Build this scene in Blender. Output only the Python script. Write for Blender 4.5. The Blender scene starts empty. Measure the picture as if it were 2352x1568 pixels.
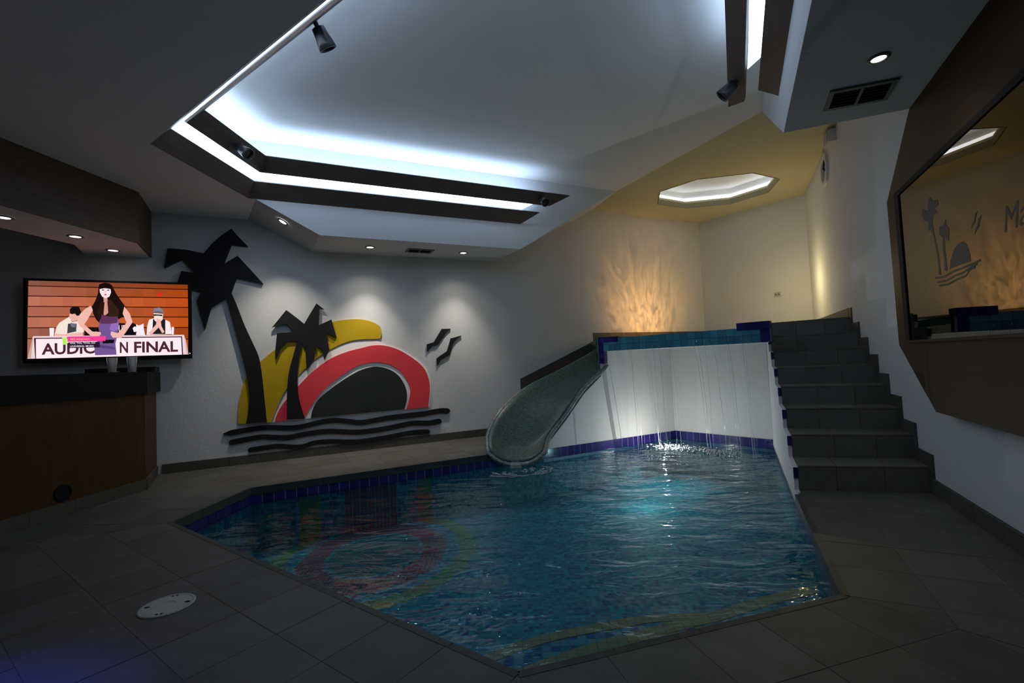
import bpy, bmesh, math, random
from mathutils import Vector, Matrix, noise
from mathutils.geometry import tessellate_polygon
random.seed(7)
sc = bpy.context.scene
COL = sc.collection

# ---------------------------------------------------------------- camera, world, exposure
F_PX = 1075.0
ROLL, PITCH = 0.045, math.atan(48 / F_PX)
fw = Vector((0, math.cos(PITCH), math.sin(PITCH)))
up = Vector((0, -math.sin(PITCH), math.cos(PITCH)))
rt = Vector((1, 0, 0))
rc = math.cos(ROLL) * rt - math.sin(ROLL) * up
uc = math.sin(ROLL) * rt + math.cos(ROLL) * up
cam = bpy.data.cameras.new('camera')
cam.sensor_width = 36.0
cam.lens = 36.0 * F_PX / 2352.0
cam.clip_start = 0.02
camo = bpy.data.objects.new('camera', cam)
m3 = Matrix((rc, uc, -fw)).transposed()
camo.matrix_world = Matrix.Translation((0, 0, 1.1)) @ m3.to_4x4()
COL.objects.link(camo)
sc.camera = camo

wd_ = bpy.data.worlds.new('world'); sc.world = wd_; wd_.use_nodes = True
wd_.node_tree.nodes['Background'].inputs[0].default_value = (0.6, 0.7, 1.0, 1)
wd_.node_tree.nodes['Background'].inputs[1].default_value = 0.0
vs = sc.view_settings
vs.view_transform = 'Standard'; vs.look = 'None'; vs.gamma = 1.0; vs.use_curve_mapping = False
vs.exposure = 0.0
sc.cycles.use_denoising = True
sc.cycles.max_bounces = 10
sc.cycles.sample_clamp_indirect = 4.0

LED = 6.2          # strength of the visible white cove strips
LEDT = 14.0        # strips hidden on top of the upper boards
OCT = 3.6
def light(name, kind, loc, power, color, aim=None, spot=60, blend=0.5, size=0.03, parent=None):
    d = bpy.data.lights.new(name, kind); d.energy = power; d.color = color
    if kind == 'SPOT':
        d.spot_size = math.radians(spot); d.spot_blend = blend
    if kind == 'AREA':
        d.size = size
    else:
        d.shadow_soft_size = size
    o = bpy.data.objects.new(name, d); COL.objects.link(o); o.location = loc
    if aim is not None:
        o.rotation_euler = (Vector(aim) - Vector(loc)).to_track_quat('-Z', 'Y').to_euler()
    return o
# lamps without fixtures: warm ones on the upper landing, white ones in the pool by the waterfall
WARM = light('basin_uplight', 'SPOT', (2.85, 7.75, 1.70), 46, (1.0, 0.50, 0.15), aim=(2.48, 8.65, 2.08), spot=125, blend=1.0, size=0.0)
# rippled beam: noise in the lamp's strength imitates light off moving basin water
WARM.data.use_nodes = True
wt = WARM.data.node_tree; em = wt.nodes['Emission']
tc = wt.nodes.new('ShaderNodeTexCoord'); mpn = wt.nodes.new('ShaderNodeMapping'); mpn.inputs[3].default_value = (7, 2.5, 4)
nzn = wt.nodes.new('ShaderNodeTexNoise'); nzn.inputs['Scale'].default_value = 1.6; nzn.inputs['Detail'].default_value = 3; nzn.inputs['Distortion'].default_value = 1.2
mrn = wt.nodes.new('ShaderNodeMapRange'); mrn.inputs[1].default_value = 0.30; mrn.inputs[2].default_value = 0.72; mrn.inputs[3].default_value = 0.45; mrn.inputs[4].default_value = 1.6
wt.links.new(tc.outputs['Normal'], mpn.inputs[0]); wt.links.new(mpn.outputs[0], nzn.inputs['Vector']); wt.links.new(nzn.outputs[0], mrn.inputs[0]); wt.links.new(mrn.outputs[0], em.inputs['Strength'])
light('landing_uplight', 'POINT', (4.28, 7.25, 2.15), 14, (1.0, 0.82, 0.40), size=0.0)
light('pool_lamp_niche', 'POINT', (1.93, 6.22, -0.02), 15.0, (1.0, 0.96, 0.88), size=0.0)
light('pool_lamp_floor', 'POINT', (1.45, 5.4, -0.30), 5.0, (0.75, 1.0, 0.95), size=0.0)
light('violet_lamp', 'SPOT', (-2.6, 0.3, 2.6), 620, (0.06, 0.08, 1.0), aim=(-1.95, 1.22, 0), spot=31, blend=1.0, size=0.05)
light('deck_lamp', 'SPOT', (1.6, 0.6, 2.6), 8, (1.0, 0.85, 0.62), aim=(1.9, 2.6, 0), spot=110, blend=1.0, size=0.08)

# ---------------------------------------------------------------- materials
def lin(c):
    return tuple(((v / 255 + 0.055) / 1.055) ** 2.4 if v > 10 else v / 255 / 12.92 for v in c)
class NT:
    def __init__(s, name):
        s.m = bpy.data.materials.new(name); s.m.use_nodes = True
        s.t = s.m.node_tree; s.n = s.t.nodes; s.b = s.n['Principled BSDF']; s.out = s.n['Material Output']
    def new(s, t, **k):
        n = s.n.new(t)
        for a, v in k.items(): setattr(n, a, v)
        return n
    def link(s, a, b): s.t.links.new(a, b)
    def math(s, op, a, b=None):
        n = s.new('ShaderNodeMath', operation=op)
        for i, v in enumerate((a, b)):
            if v is None: continue
            if hasattr(v, 'links'): s.link(v, n.inputs[i])
            else: n.inputs[i].default_value = v
        return n.outputs[0]
    def mix(s, f, a, b):
        n = s.new('ShaderNodeMix', data_type='RGBA')
        for i, v in ((0, f), (6, a), (7, b)):
            if hasattr(v, 'links'): s.link(v, n.inputs[i])
            elif i == 0: n.inputs[0].default_value = v
            else: n.inputs[i].default_value = (*v, 1)
        return n.outputs[2]
def mat(name, col, rough=0.6, spec=0.5, metal=0.0, var=0.0, scale=8.0, stretch=(1, 1, 1), bump=0.0, bscale=40.0, rnd=0.0):
    t = NT(name); b = t.b
    b.inputs['Roughness'].default_value = rough; b.inputs['Metallic'].default_value = metal
    b.inputs['Specular IOR Level'].default_value = spec
    b.inputs['Base Color'].default_value = (*col, 1)
    geo = t.new('ShaderNodeNewGeometry')
    if var or rnd:
        dark = tuple(c * (1 - var) for c in col); lite = tuple(min(1, c * (1 + var)) for c in col)
        mp = t.new('ShaderNodeMapping'); mp.inputs[3].default_value = stretch
        t.link(geo.outputs['Position'], mp.inputs[0])
        nz = t.new('ShaderNodeTexNoise'); nz.inputs['Scale'].default_value = scale; nz.inputs['Detail'].default_value = 6
        t.link(mp.outputs[0], nz.inputs['Vector'])
        c = t.mix(nz.outputs[0], dark, lite)
        if rnd:
            oi = t.new('ShaderNodeObjectInfo')
            hv = t.new('ShaderNodeHueSaturation'); t.link(c, hv.inputs['Color'])
            v = t.math('ADD', t.math('MULTIPLY', oi.outputs['Random'], 2 * rnd), 1 - rnd)
            t.link(v, hv.inputs['Value']); c = hv.outputs[0]
        t.link(c, b.inputs['Base Color'])
    if bump:
        nz2 = t.new('ShaderNodeTexNoise'); nz2.inputs['Scale'].default_value = bscale; nz2.inputs['Detail'].default_value = 4
        t.link(geo.outputs['Position'], nz2.inputs['Vector'])
        bp = t.new('ShaderNodeBump'); bp.inputs['Strength'].default_value = bump; bp.inputs['Distance'].default_value = 0.01
        t.link(nz2.outputs[0], bp.inputs['Height']); t.link(bp.outputs[0], b.inputs['Normal'])
    return t.m
def emit(name, col, s):
    t = NT(name); t.n.remove(t.b)
    e = t.new('ShaderNodeEmission'); e.inputs[0].default_value = (*col, 1); e.inputs[1].default_value = s
    t.link(e.outputs[0], t.out.inputs[0]); return t.m

M = {}
M['plaster'] = mat('white_plaster', (0.62, 0.62, 0.625), 0.85, 0.2, var=0.04, scale=3, bump=0.25, bscale=30)
M['ceiling'] = mat('ceiling_paint', (0.80, 0.80, 0.80), 0.9, 0.15, var=0.03, scale=2)
M['oct_rim'] = mat('octagon_rim_shade', (0.26, 0.235, 0.15), 0.9, 0.15)  # cream darkened: the shade on the unlit lip is put into the colour
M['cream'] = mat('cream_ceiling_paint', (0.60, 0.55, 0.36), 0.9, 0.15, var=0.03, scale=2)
M['deck'] = mat('deck_tile', (0.090, 0.087, 0.078), 0.55, 0.3, var=0.35, scale=7, bump=0.15, bscale=60, rnd=0.12)
M['grout'] = mat('grey_grout', (0.092, 0.088, 0.078), 0.9, 0.1)
M['stair'] = mat('stair_tile', (0.120, 0.117, 0.105), 0.55, 0.3, var=0.3, scale=9, bump=0.12, bscale=60, rnd=0.12)
M['nosing'] = mat('stair_joint', (0.30, 0.29, 0.25), 0.8, 0.2)
M['skirt'] = mat('skirting_tile', (0.078, 0.073, 0.063), 0.5, 0.3, var=0.25, scale=8, rnd=0.12)
M['coping'] = mat('coping_stone', (0.042, 0.048, 0.043), 0.5, 0.3, var=0.3, scale=9)
M['blue'] = mat('cobalt_tile', (0.022, 0.018, 0.14), 0.18, 0.5, var=0.2, scale=20, rnd=0.3)
M['navy'] = mat('navy_tile', (0.02, 0.022, 0.09), 0.3, 0.4)
M['teal'] = mat('wet_teal_tile', (0.05, 0.22, 0.30), 0.08, 0.7, var=0.3, scale=14, bump=0.25, bscale=14, rnd=0.25)
M['joint'] = mat('pale_tile_joint', (0.42, 0.42, 0.42), 0.8, 0.2)
M['wood'] = mat('dark_wood', (0.085, 0.062, 0.050), 0.5, 0.3, var=0.4, scale=5, stretch=(1, 1, 9))
M['barwood'] = mat('bar_wood', (0.072, 0.038, 0.012), 0.6, 0.15, var=0.35, scale=4, stretch=(6, 6, 0.6))
M['panelwood'] = mat('panel_wood', (0.044, 0.028, 0.016), 0.55, 0.12, var=0.3, scale=4, stretch=(0.7, 0.7, 9))
M['granite'] = mat('black_granite', (0.012, 0.012, 0.013), 0.6, 0.12, var=0.5, scale=60)
M['black'] = mat('black_plastic', (0.008, 0.008, 0.009), 0.35, 0.4)
M['matteblack'] = mat('matte_black_paint', (0.010, 0.010, 0.012), 0.8, 0.2)
M['art_black'] = mat('art_black', (0.009, 0.009, 0.011), 0.7, 0.25, var=0.2, scale=12)
M['art_dome'] = mat('art_charcoal', (0.020, 0.022, 0.022), 0.7, 0.25, var=0.3, scale=8)
M['art_red'] = mat('art_red', (0.72, 0.048, 0.062), 0.7, 0.25, var=0.1, scale=6)
M['art_yellow'] = mat('art_yellow', (0.52, 0.34, 0.006), 0.7, 0.25, var=0.08, scale=6)
M['art_white'] = mat('art_white', (0.86, 0.86, 0.85), 0.8, 0.2)
M['whitemetal'] = mat('white_enamel', (0.62, 0.62, 0.60), 0.4, 0.4)
M['greymetal'] = mat('grey_metal', (0.16, 0.17, 0.17), 0.45, 0.4)
M['lid'] = mat('lid_plastic', (0.42, 0.41, 0.38), 0.55, 0.3, var=0.15, scale=30)
M['spot'] = mat('spot_housing', (0.035, 0.04, 0.048), 0.35, 0.5)
M['led'] = emit('cove_led', (0.60, 0.77, 1.0), LED)
M['ledtop'] = emit('cove_led_top', (0.50, 0.71, 1.0), LEDT)
M['oct'] = emit('octagon_led', (0.86, 0.92, 1.0), OCT)
M['lens'] = emit('downlight_lens', (1.0, 0.97, 0.9), 6.0)
M['chrome'] = mat('brushed_chrome', (0.5, 0.5, 0.5), 0.3, 0.5, metal=1.0)
t = NT('mirror_glass'); t.b.inputs['Metallic'].default_value = 1; t.b.inputs['Roughness'].default_value = 0.01
t.b.inputs['Base Color'].default_value = (0.105, 0.085, 0.056, 1); M['mirror'] = t.m
M['etch'] = mat('etched_glass', (0.055, 0.055, 0.055), 0.6, 0.3)
t = NT('clear_glass'); t.n.remove(t.b)
tr = t.new('ShaderNodeBsdfTransparent'); tr.inputs[0].default_value = (0.93, 0.94, 0.93, 1)
gl = t.new('ShaderNodeBsdfGlossy'); gl.inputs[0].default_value = (1, 1, 1, 1); gl.inputs['Roughness'].default_value = 0.04
lw = t.new('ShaderNodeLayerWeight'); lw.inputs[0].default_value = 0.35
df = t.new('ShaderNodeBsdfDiffuse'); df.inputs[0].default_value = (0.8, 0.8, 0.8, 1)
m0 = t.new('ShaderNodeMixShader'); m0.inputs[0].default_value = 0.34; t.link(tr.outputs[0], m0.inputs[1]); t.link(df.outputs[0], m0.inputs[2])
mx = t.new('ShaderNodeMixShader'); t.link(lw.outputs['Fresnel'], mx.inputs[0]); t.link(m0.outputs[0], mx.inputs[1]); t.link(gl.outputs[0], mx.inputs[2])
t.link(mx.outputs[0], t.out.inputs[0]); M['glass'] = t.m
# pool water: a tinted clear surface that mirrors by Fresnel, rippled
t = NT('pool_water'); t.n.remove(t.b)
geo = t.new('ShaderNodeNewGeometry')
nz = t.new('ShaderNodeTexNoise'); nz.inputs['Scale'].default_value = 5.0; nz.inputs['Detail'].default_value = 3; nz.inputs['Distortion'].default_value = 0.6
mpw = t.new('ShaderNodeMapping'); mpw.inputs[3].default_value = (0.55, 1.25, 1); t.link(geo.outputs['Position'], mpw.inputs[0]); t.link(mpw.outputs[0], nz.inputs['Vector'])
bp = t.new('ShaderNodeBump'); bp.inputs['Strength'].default_value = 0.55; bp.inputs['Distance'].default_value = 0.05
t.link(nz.outputs[0], bp.inputs['Height'])
fr = t.new('ShaderNodeFresnel'); fr.inputs[0].default_value = 1.33; t.link(bp.outputs[0], fr.inputs['Normal'])
tr = t.new('ShaderNodeBsdfTransparent'); tr.inputs[0].default_value = (0.50, 0.80, 0.86, 1)
gl = t.new('ShaderNodeBsdfGlossy'); gl.inputs['Roughness'].default_value = 0.03; gl.inputs[0].default_value = (0.85, 0.95, 1, 1); t.link(bp.outputs[0], gl.inputs['Normal'])
mx = t.new('ShaderNodeMixShader'); t.link(fr.outputs[0], mx.inputs[0]); t.link(tr.outputs[0], mx.inputs[1]); t.link(gl.outputs[0], mx.inputs[2])
t.link(mx.outputs[0], t.out.inputs[0]); M['water'] = t.m
t = NT('falling_water'); t.n.remove(t.b)
tr = t.new('ShaderNodeBsdfTransparent'); df = t.new('ShaderNodeBsdfDiffuse'); df.inputs[0].default_value = (0.9, 0.95, 1, 1)
gl = t.new('ShaderNodeBsdfGlossy'); gl.inputs['Roughness'].default_value = 0.15
m1 = t.new('ShaderNodeMixShader'); m1.inputs[0].default_value = 0.34; t.link(tr.outputs[0], m1.inputs[1]); t.link(df.outputs[0], m1.inputs[2])
m2 = t.new('ShaderNodeMixShader'); m2.inputs[0].default_value = 0.10; t.link(m1.outputs[0], m2.inputs[1]); t.link(gl.outputs[0], m2.inputs[2])
t.link(m2.outputs[0], t.out.inputs[0]); M['fall'] = t.m
t = NT('water_sheet'); t.n.remove(t.b)
tr = t.new('ShaderNodeBsdfTransparent'); df = t.new('ShaderNodeBsdfDiffuse'); df.inputs[0].default_value = (0.8, 0.88, 0.92, 1)
m1 = t.new('ShaderNodeMixShader'); m1.inputs[0].default_value = 0.07; t.link(tr.outputs[0], m1.inputs[1]); t.link(df.outputs[0], m1.inputs[2])
t.link(m1.outputs[0], t.out.inputs[0]); M['sheet'] = t.m
t = NT('trickle'); t.n.remove(t.b)
tr = t.new('ShaderNodeBsdfTransparent'); df = t.new('ShaderNodeBsdfDiffuse'); df.inputs[0].default_value = (0.8, 0.9, 0.92, 1)
m1 = t.new('ShaderNodeMixShader'); m1.inputs[0].default_value = 0.13; t.link(tr.outputs[0], m1.inputs[1]); t.link(df.outputs[0], m1.inputs[2])
t.link(m1.outputs[0], t.out.inputs[0]); M['sheet2'] = t.m
M['foam'] = mat('foam', (0.34, 0.38, 0.40), 0.6, 0.4)
# mosaics ------------------------------------------------------------
def mosaic(name, use_uv, size, cols, grout, gw=0.08, picture=None, rough=0.25):
    t = NT(name); b = t.b
    b.inputs['Roughness'].default_value = rough
    if use_uv:
        src = t.new('ShaderNodeUVMap').outputs[0]
    else:
        src = t.new('ShaderNodeNewGeometry').outputs['Position']
    sp = t.new('ShaderNodeSeparateXYZ'); t.link(src, sp.inputs[0])
    ax = [0, 1] if use_uv else [0, 1, 2]
    fl, gm = [], None
    for i in ax:
        v = t.math('DIVIDE', sp.outputs[i], size)
        v = t.math('ADD', v, 0.317 * (i + 1))
        f = t.math('FLOOR', v); fl.append(f)
        fr_ = t.math('FRACT', v)
        d = t.math('ABSOLUTE', t.math('SUBTRACT', fr_, 0.5))
        k = t.math('GREATER_THAN', d, 0.5 - gw / 2)
        if use_uv or i < 2:
            gm = k if gm is None else t.math('MAXIMUM', gm, k)
    cb = t.new('ShaderNodeCombineXYZ')
    for i, f in enumerate(fl): t.link(f, cb.inputs[i])
    wn = t.new('ShaderNodeTexWhiteNoise', noise_dimensions='3D'); t.link(cb.outputs[0], wn.inputs[0])
    cr = t.new('ShaderNodeValToRGB'); cr.color_ramp.interpolation = 'CONSTANT'
    el = cr.color_ramp.elements
    for i, (p, c) in enumerate(cols):
        e = el[i] if i < 2 else el.new(p)
        e.position = p; e.color = (*c, 1)
    t.link(wn.outputs[0], cr.inputs[0])
    c = cr.outputs[0]
    if picture: c = picture(t, c, cb.outputs[0], size)
    c = t.mix(gm, c, grout)
    t.link(c, b.inputs['Base Color'])
    return t.m
def sun_picture(t, c, cell, size):
    def dist(cx, cy, sx, sy):
        mp = t.new('ShaderNodeVectorMath', operation='MULTIPLY_ADD')
        t.link(cell, mp.inputs[0]); mp.inputs[1].default_value = (size * sx, size * sy, 0)
        mp.inputs[2].default_value = (-cx * sx - 0.317 * size * sx, -cy * sy - 0.634 * size * sy, 0)
        ln = t.new('ShaderNodeVectorMath', operation='LENGTH'); t.link(mp.outputs[0], ln.inputs[0]); return ln.outputs['Value']
    def band(d, a, b_): return t.math('MULTIPLY', t.math('GREATER_THAN', d, a), t.math('LESS_THAN', d, b_))
    d = dist(-1.38, 4.42, 1.0, 0.85)
    c = t.mix(t.math('LESS_THAN', d, 0.40), c, (0.02, 0.13, 0.15))
    c = t.mix(band(d, 0.44, 0.66), c, (0.30, 0.05, 0.075))
    c = t.mix(band(d, 0.78, 0.92), c, (0.16, 0.24, 0.06))
    return c
TEALS = [(0.0, (0.02, 0.20, 0.27)), (0.3, (0.03, 0.27, 0.33)), (0.55, (0.015, 0.13, 0.22)), (0.75, (0.05, 0.33, 0.36)), (0.92, (0.02, 0.09, 0.26))]
M['pool'] = mosaic('pool_mosaic', False, 0.035, TEALS, (0.05, 0.22, 0.25), 0.14, sun_picture, rough=0.7)
M['bench'] = mosaic('bench_mosaic', False, 0.05, [(0.0, (0.02, 0.10, 0.28)), (0.3, (0.12, 0.30, 0.38)), (0.6, (0.03, 0.20, 0.30)), (0.8, (0.25, 0.33, 0.38))], (0.10, 0.2, 0.22), 0.12)
M['beige'] = mosaic('bench_edge_mosaic', False, 0.05, [(0.0, (0.66, 0.33, 0.16)), (0.5, (0.56, 0.29, 0.15))], (0.3, 0.22, 0.12), 0.10)
M['slide'] = mosaic('slide_mosaic', True, 0.030, [(0.0, (0.020, 0.080, 0.066)), (0.25, (0.010, 0.045, 0.040)), (0.5, (0.028, 0.105, 0.090)), (0.8, (0.035, 0.075, 0.06))], (0.13, 0.16, 0.14), 0.17, rough=0.45)
M['slide_plain'] = mosaic('slide_head_mosaic', False, 0.030, [(0.0, (0.030, 0.085, 0.072)), (0.25, (0.018, 0.055, 0.050)), (0.5, (0.040, 0.11, 0.095))], (0.15, 0.17, 0.15), 0.2)
M['sliderim'] = mosaic('slide_rim_mosaic', True, 0.030, [(0.0, (0.10, 0.15, 0.15)), (0.4, (0.05, 0.08, 0.085)), (0.7, (0.17, 0.21, 0.21))], (0.22, 0.24, 0.22), 0.2, rough=0.35)

# ---------------------------------------------------------------- builders
def mesh(name, verts, faces, mats, fm=None, smooth=False, uvs=None):
    me = bpy.data.meshes.new(name)
    me.from_pydata([tuple(v) for v in verts], [], faces)
    for m in (mats if isinstance(mats, (list, tuple)) else [mats]): me.materials.append(m)
    if fm: me.polygons.foreach_set('material_index', fm)
    if smooth: me.polygons.foreach_set('use_smooth', [True] * len(me.polygons))
    if uvs:
        ul = me.uv_layers.new(name='uv')
        for p in me.polygons:
            for li in p.loop_indices: ul.data[li].uv = uvs[me.loops[li].vertex_index]
    me.update(); return me
def ob(name, me, parent=None, loc=(0, 0, 0), rot=None):
    o = bpy.data.objects.new(name, me); COL.objects.link(o)
    if parent is not None: o.parent = parent
    o.location = loc
    if rot is not None: o.rotation_euler = rot
    return o
ROOT = {}
def origin(o):
    """world offset of a thing's or part's local frame (roots are only translated)"""
    v = Vector((0, 0, 0))
    while o is not None:
        v = v + o.location; o = o.parent
    return v
def part(name, vf, m, parent=None, **k):
    """a mesh given in world coordinates, hung under its thing"""
    v, f = vf[0], vf[1]
    O = origin(parent) if parent is not None else Vector((0, 0, 0))
    fm = vf[2] if len(vf) > 2 else None
    me = mesh(name, [Vector(p) - O for p in v], f, m, fm, **k)
    return ob(name, me, parent)
def tag(o, label, cat, group=None):
    o['label'] = label; o['category'] = cat
    if group: o['group'] = group
    return o
def thing(name, label, cat, loc, group=None):
    o = bpy.data.objects.new(name, None); o.empty_display_size = 0.1; COL.objects.link(o); o.location = loc
    return tag(o, label, cat, group)
def struct(name, vf, m, parent=None, **k):
    o = part(name, vf, m, parent, **k)
    if parent is None: o['kind'] = 'structure'
    return o
def area2(p): return 0.5 * sum(p[i][0] * p[(i + 1) % len(p)][1] - p[(i + 1) % len(p)][0] * p[i][1] for i in range(len(p)))
def loft(bottom, top):
    n = len(bottom); v = list(bottom) + list(top)
    f = [tuple(range(n - 1, -1, -1)), tuple(range(n, 2 * n))] + [(i, (i + 1) % n, n + (i + 1) % n, n + i) for i in range(n)]
    return v, f
def prism(poly, z0, z1):
    p = list(poly)
    if area2(p) < 0: p = p[::-1]
    return loft([(x, y, z0) for x, y in p], [(x, y, z1) for x, y in p])
def plane_prism(poly, O, U, N, d0, d1):
    """a (s,z) outline on an upright plane, pushed out from depth d0 to d1 along N"""
    O, U, N = Vector(O), Vector(U), Vector(N); Z = Vector((0, 0, 1))
    p = list(poly)
    if area2(p) < 0: p = p[::-1]
    if U.cross(Z).dot(N) < 0: p = p[::-1]
    return loft([O + U * s + Z * z + N * d0 for s, z in p], [O + U * s + Z * z + N * d1 for s, z in p])
def join(*parts):
    V, F, FM = [], [], []
    for i, pr in enumerate(parts):
        o = len(V); V += list(pr[0]); F += [tuple(a + o for a in f) for f in pr[1]]
        FM += list(pr[2]) if len(pr) > 2 else [0] * len(pr[1])
    return V, F, FM
def setm(vf, i): return vf[0], vf[1], [i] * len(vf[1])
def box(c, sx, sy, sz, rz=0.0):
    a, b = math.cos(rz), math.sin(rz)
    q = [(-sx, -sy), (sx, -sy), (sx, sy), (-sx, sy)]
    return prism([(c[0] + a * x / 2 - b * y / 2, c[1] + b * x / 2 + a * y / 2) for x, y in q], c[2], c[2] + sz)
def lathe(profile, axis0, axis, n=24, cap=True):
    """profile: (radius, height along axis)"""
    ax = Vector(axis).normalized(); a = ax.orthogonal().normalized(); b = ax.cross(a)
    V, F = [], []
    for r, h in profile:
        for i in range(n):
            th = 2 * math.pi * i / n
            V.append(Vector(axis0) + ax * h + (a * math.cos(th) + b * math.sin(th)) * r)
    for j in range(len(profile) - 1):
        for i in range(n):
            F.append((j * n + i, j * n + (i + 1) % n, (j + 1) * n + (i + 1) % n, (j + 1) * n + i))
    if cap:
        F.append(tuple(range(n - 1, -1, -1))); k = (len(profile) - 1) * n; F.append(tuple(range(k, k + n)))
    return V, F
def smooth_poly(p, n=4, sharp=50):
    """round the gentle bends of an outline and keep its sharp corners"""
    P = [Vector(q) for q in p]; N = len(P); tang = []
    for i in range(N):
        a, b = P[i] - P[i - 1], P[(i + 1) % N] - P[i]
        ang = math.degrees(a.angle(b)) if a.length > 1e-6 and b.length > 1e-6 else 0
        tang.append((a, b, ang > sharp))
    out = []
    for i in range(N):
        j = (i + 1) % N; c = P[j] - P[i]
        t0 = c if tang[i][2] else (P[j] - P[i - 1]).normalized() * c.length
        t1 = c if tang[j][2] else (P[(j + 1) % N] - P[i]).normalized() * c.length
        for k in range(n):
            u = k / n; h = (2*u**3-3*u**2+1, u**3-2*u**2+u, -2*u**3+3*u**2, u**3-u**2)
            out.append(tuple(P[i] * h[0] + t0 * h[1] + P[j] * h[2] + t1 * h[3]))
    return out
def crom(pts, n):
    P = [Vector(p) for p in pts]; P = [2 * P[0] - P[1]] + P + [2 * P[-1] - P[-2]]; out = []
    for i in range(1, len(P) - 2):
        for k in range(n):
            u = k / n; a, b, c, d = P[i-1], P[i], P[i+1], P[i+2]
            out.append(0.5 * ((2*b) + (c-a)*u + (2*a-5*b+4*c-d)*u*u + (-a+3*b-3*c+d)*u**3))
    out.append(P[-2]); return out
def clip(poly, p, n):
    """keep the side of the line through p where (x-p).n >= 0"""
    out = []
    for i in range(len(poly)):
        a, b = poly[i], poly[(i + 1) % len(poly)]
        da = (a[0]-p[0])*n[0]+(a[1]-p[1])*n[1]; db = (b[0]-p[0])*n[0]+(b[1]-p[1])*n[1]
        if da >= 0: out.append(a)
        if da * db < 0:
            t_ = da / (da - db); out.append((a[0]+(b[0]-a[0])*t_, a[1]+(b[1]-a[1])*t_))
    return out
def tube(path, r, n=8):
    V, F = [], []; P = [Vector(p) for p in path]
    for i, p in enumerate(P):
        d = (P[min(i+1, len(P)-1)] - P[max(i-1, 0)]).normalized(); a = d.orthogonal().normalized()
        if abs(d.z) < 0.95: a = d.cross(Vector((0, 0, 1))).normalized()
        b = d.cross(a); rr = r[i] if isinstance(r, (list, tuple)) else r
        V += [p + (a * math.cos(2*math.pi*k/n) + b * math.sin(2*math.pi*k/n)) * rr for k in range(n)]
    for i in range(len(P) - 1):
        F += [(i*n+k, i*n+(k+1) % n, (i+1)*n+(k+1) % n, (i+1)*n+k) for k in range(n)]
    F.append(tuple(range(n-1, -1, -1))); k0 = (len(P)-1)*n; F.append(tuple(range(k0, k0+n)))
    return V, F
def text_mesh(s, size, bold=0.0):
    c = bpy.data.curves.new('lettering', 'FONT'); c.body = s; c.size = size; c.offset = bold
    c.resolution_u = 3
    o = bpy.data.objects.new('lettering', c); COL.objects.link(o)
    dg = bpy.context.evaluated_depsgraph_get()
    me = bpy.data.meshes.new_from_object(o.evaluated_get(dg))
    v = [tuple(x.co) for x in me.vertices]; f = [tuple(p.vertices) for p in me.polygons]
    bpy.data.objects.remove(o); bpy.data.curves.remove(c); bpy.data.meshes.remove(me)
    return v, f

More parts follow.
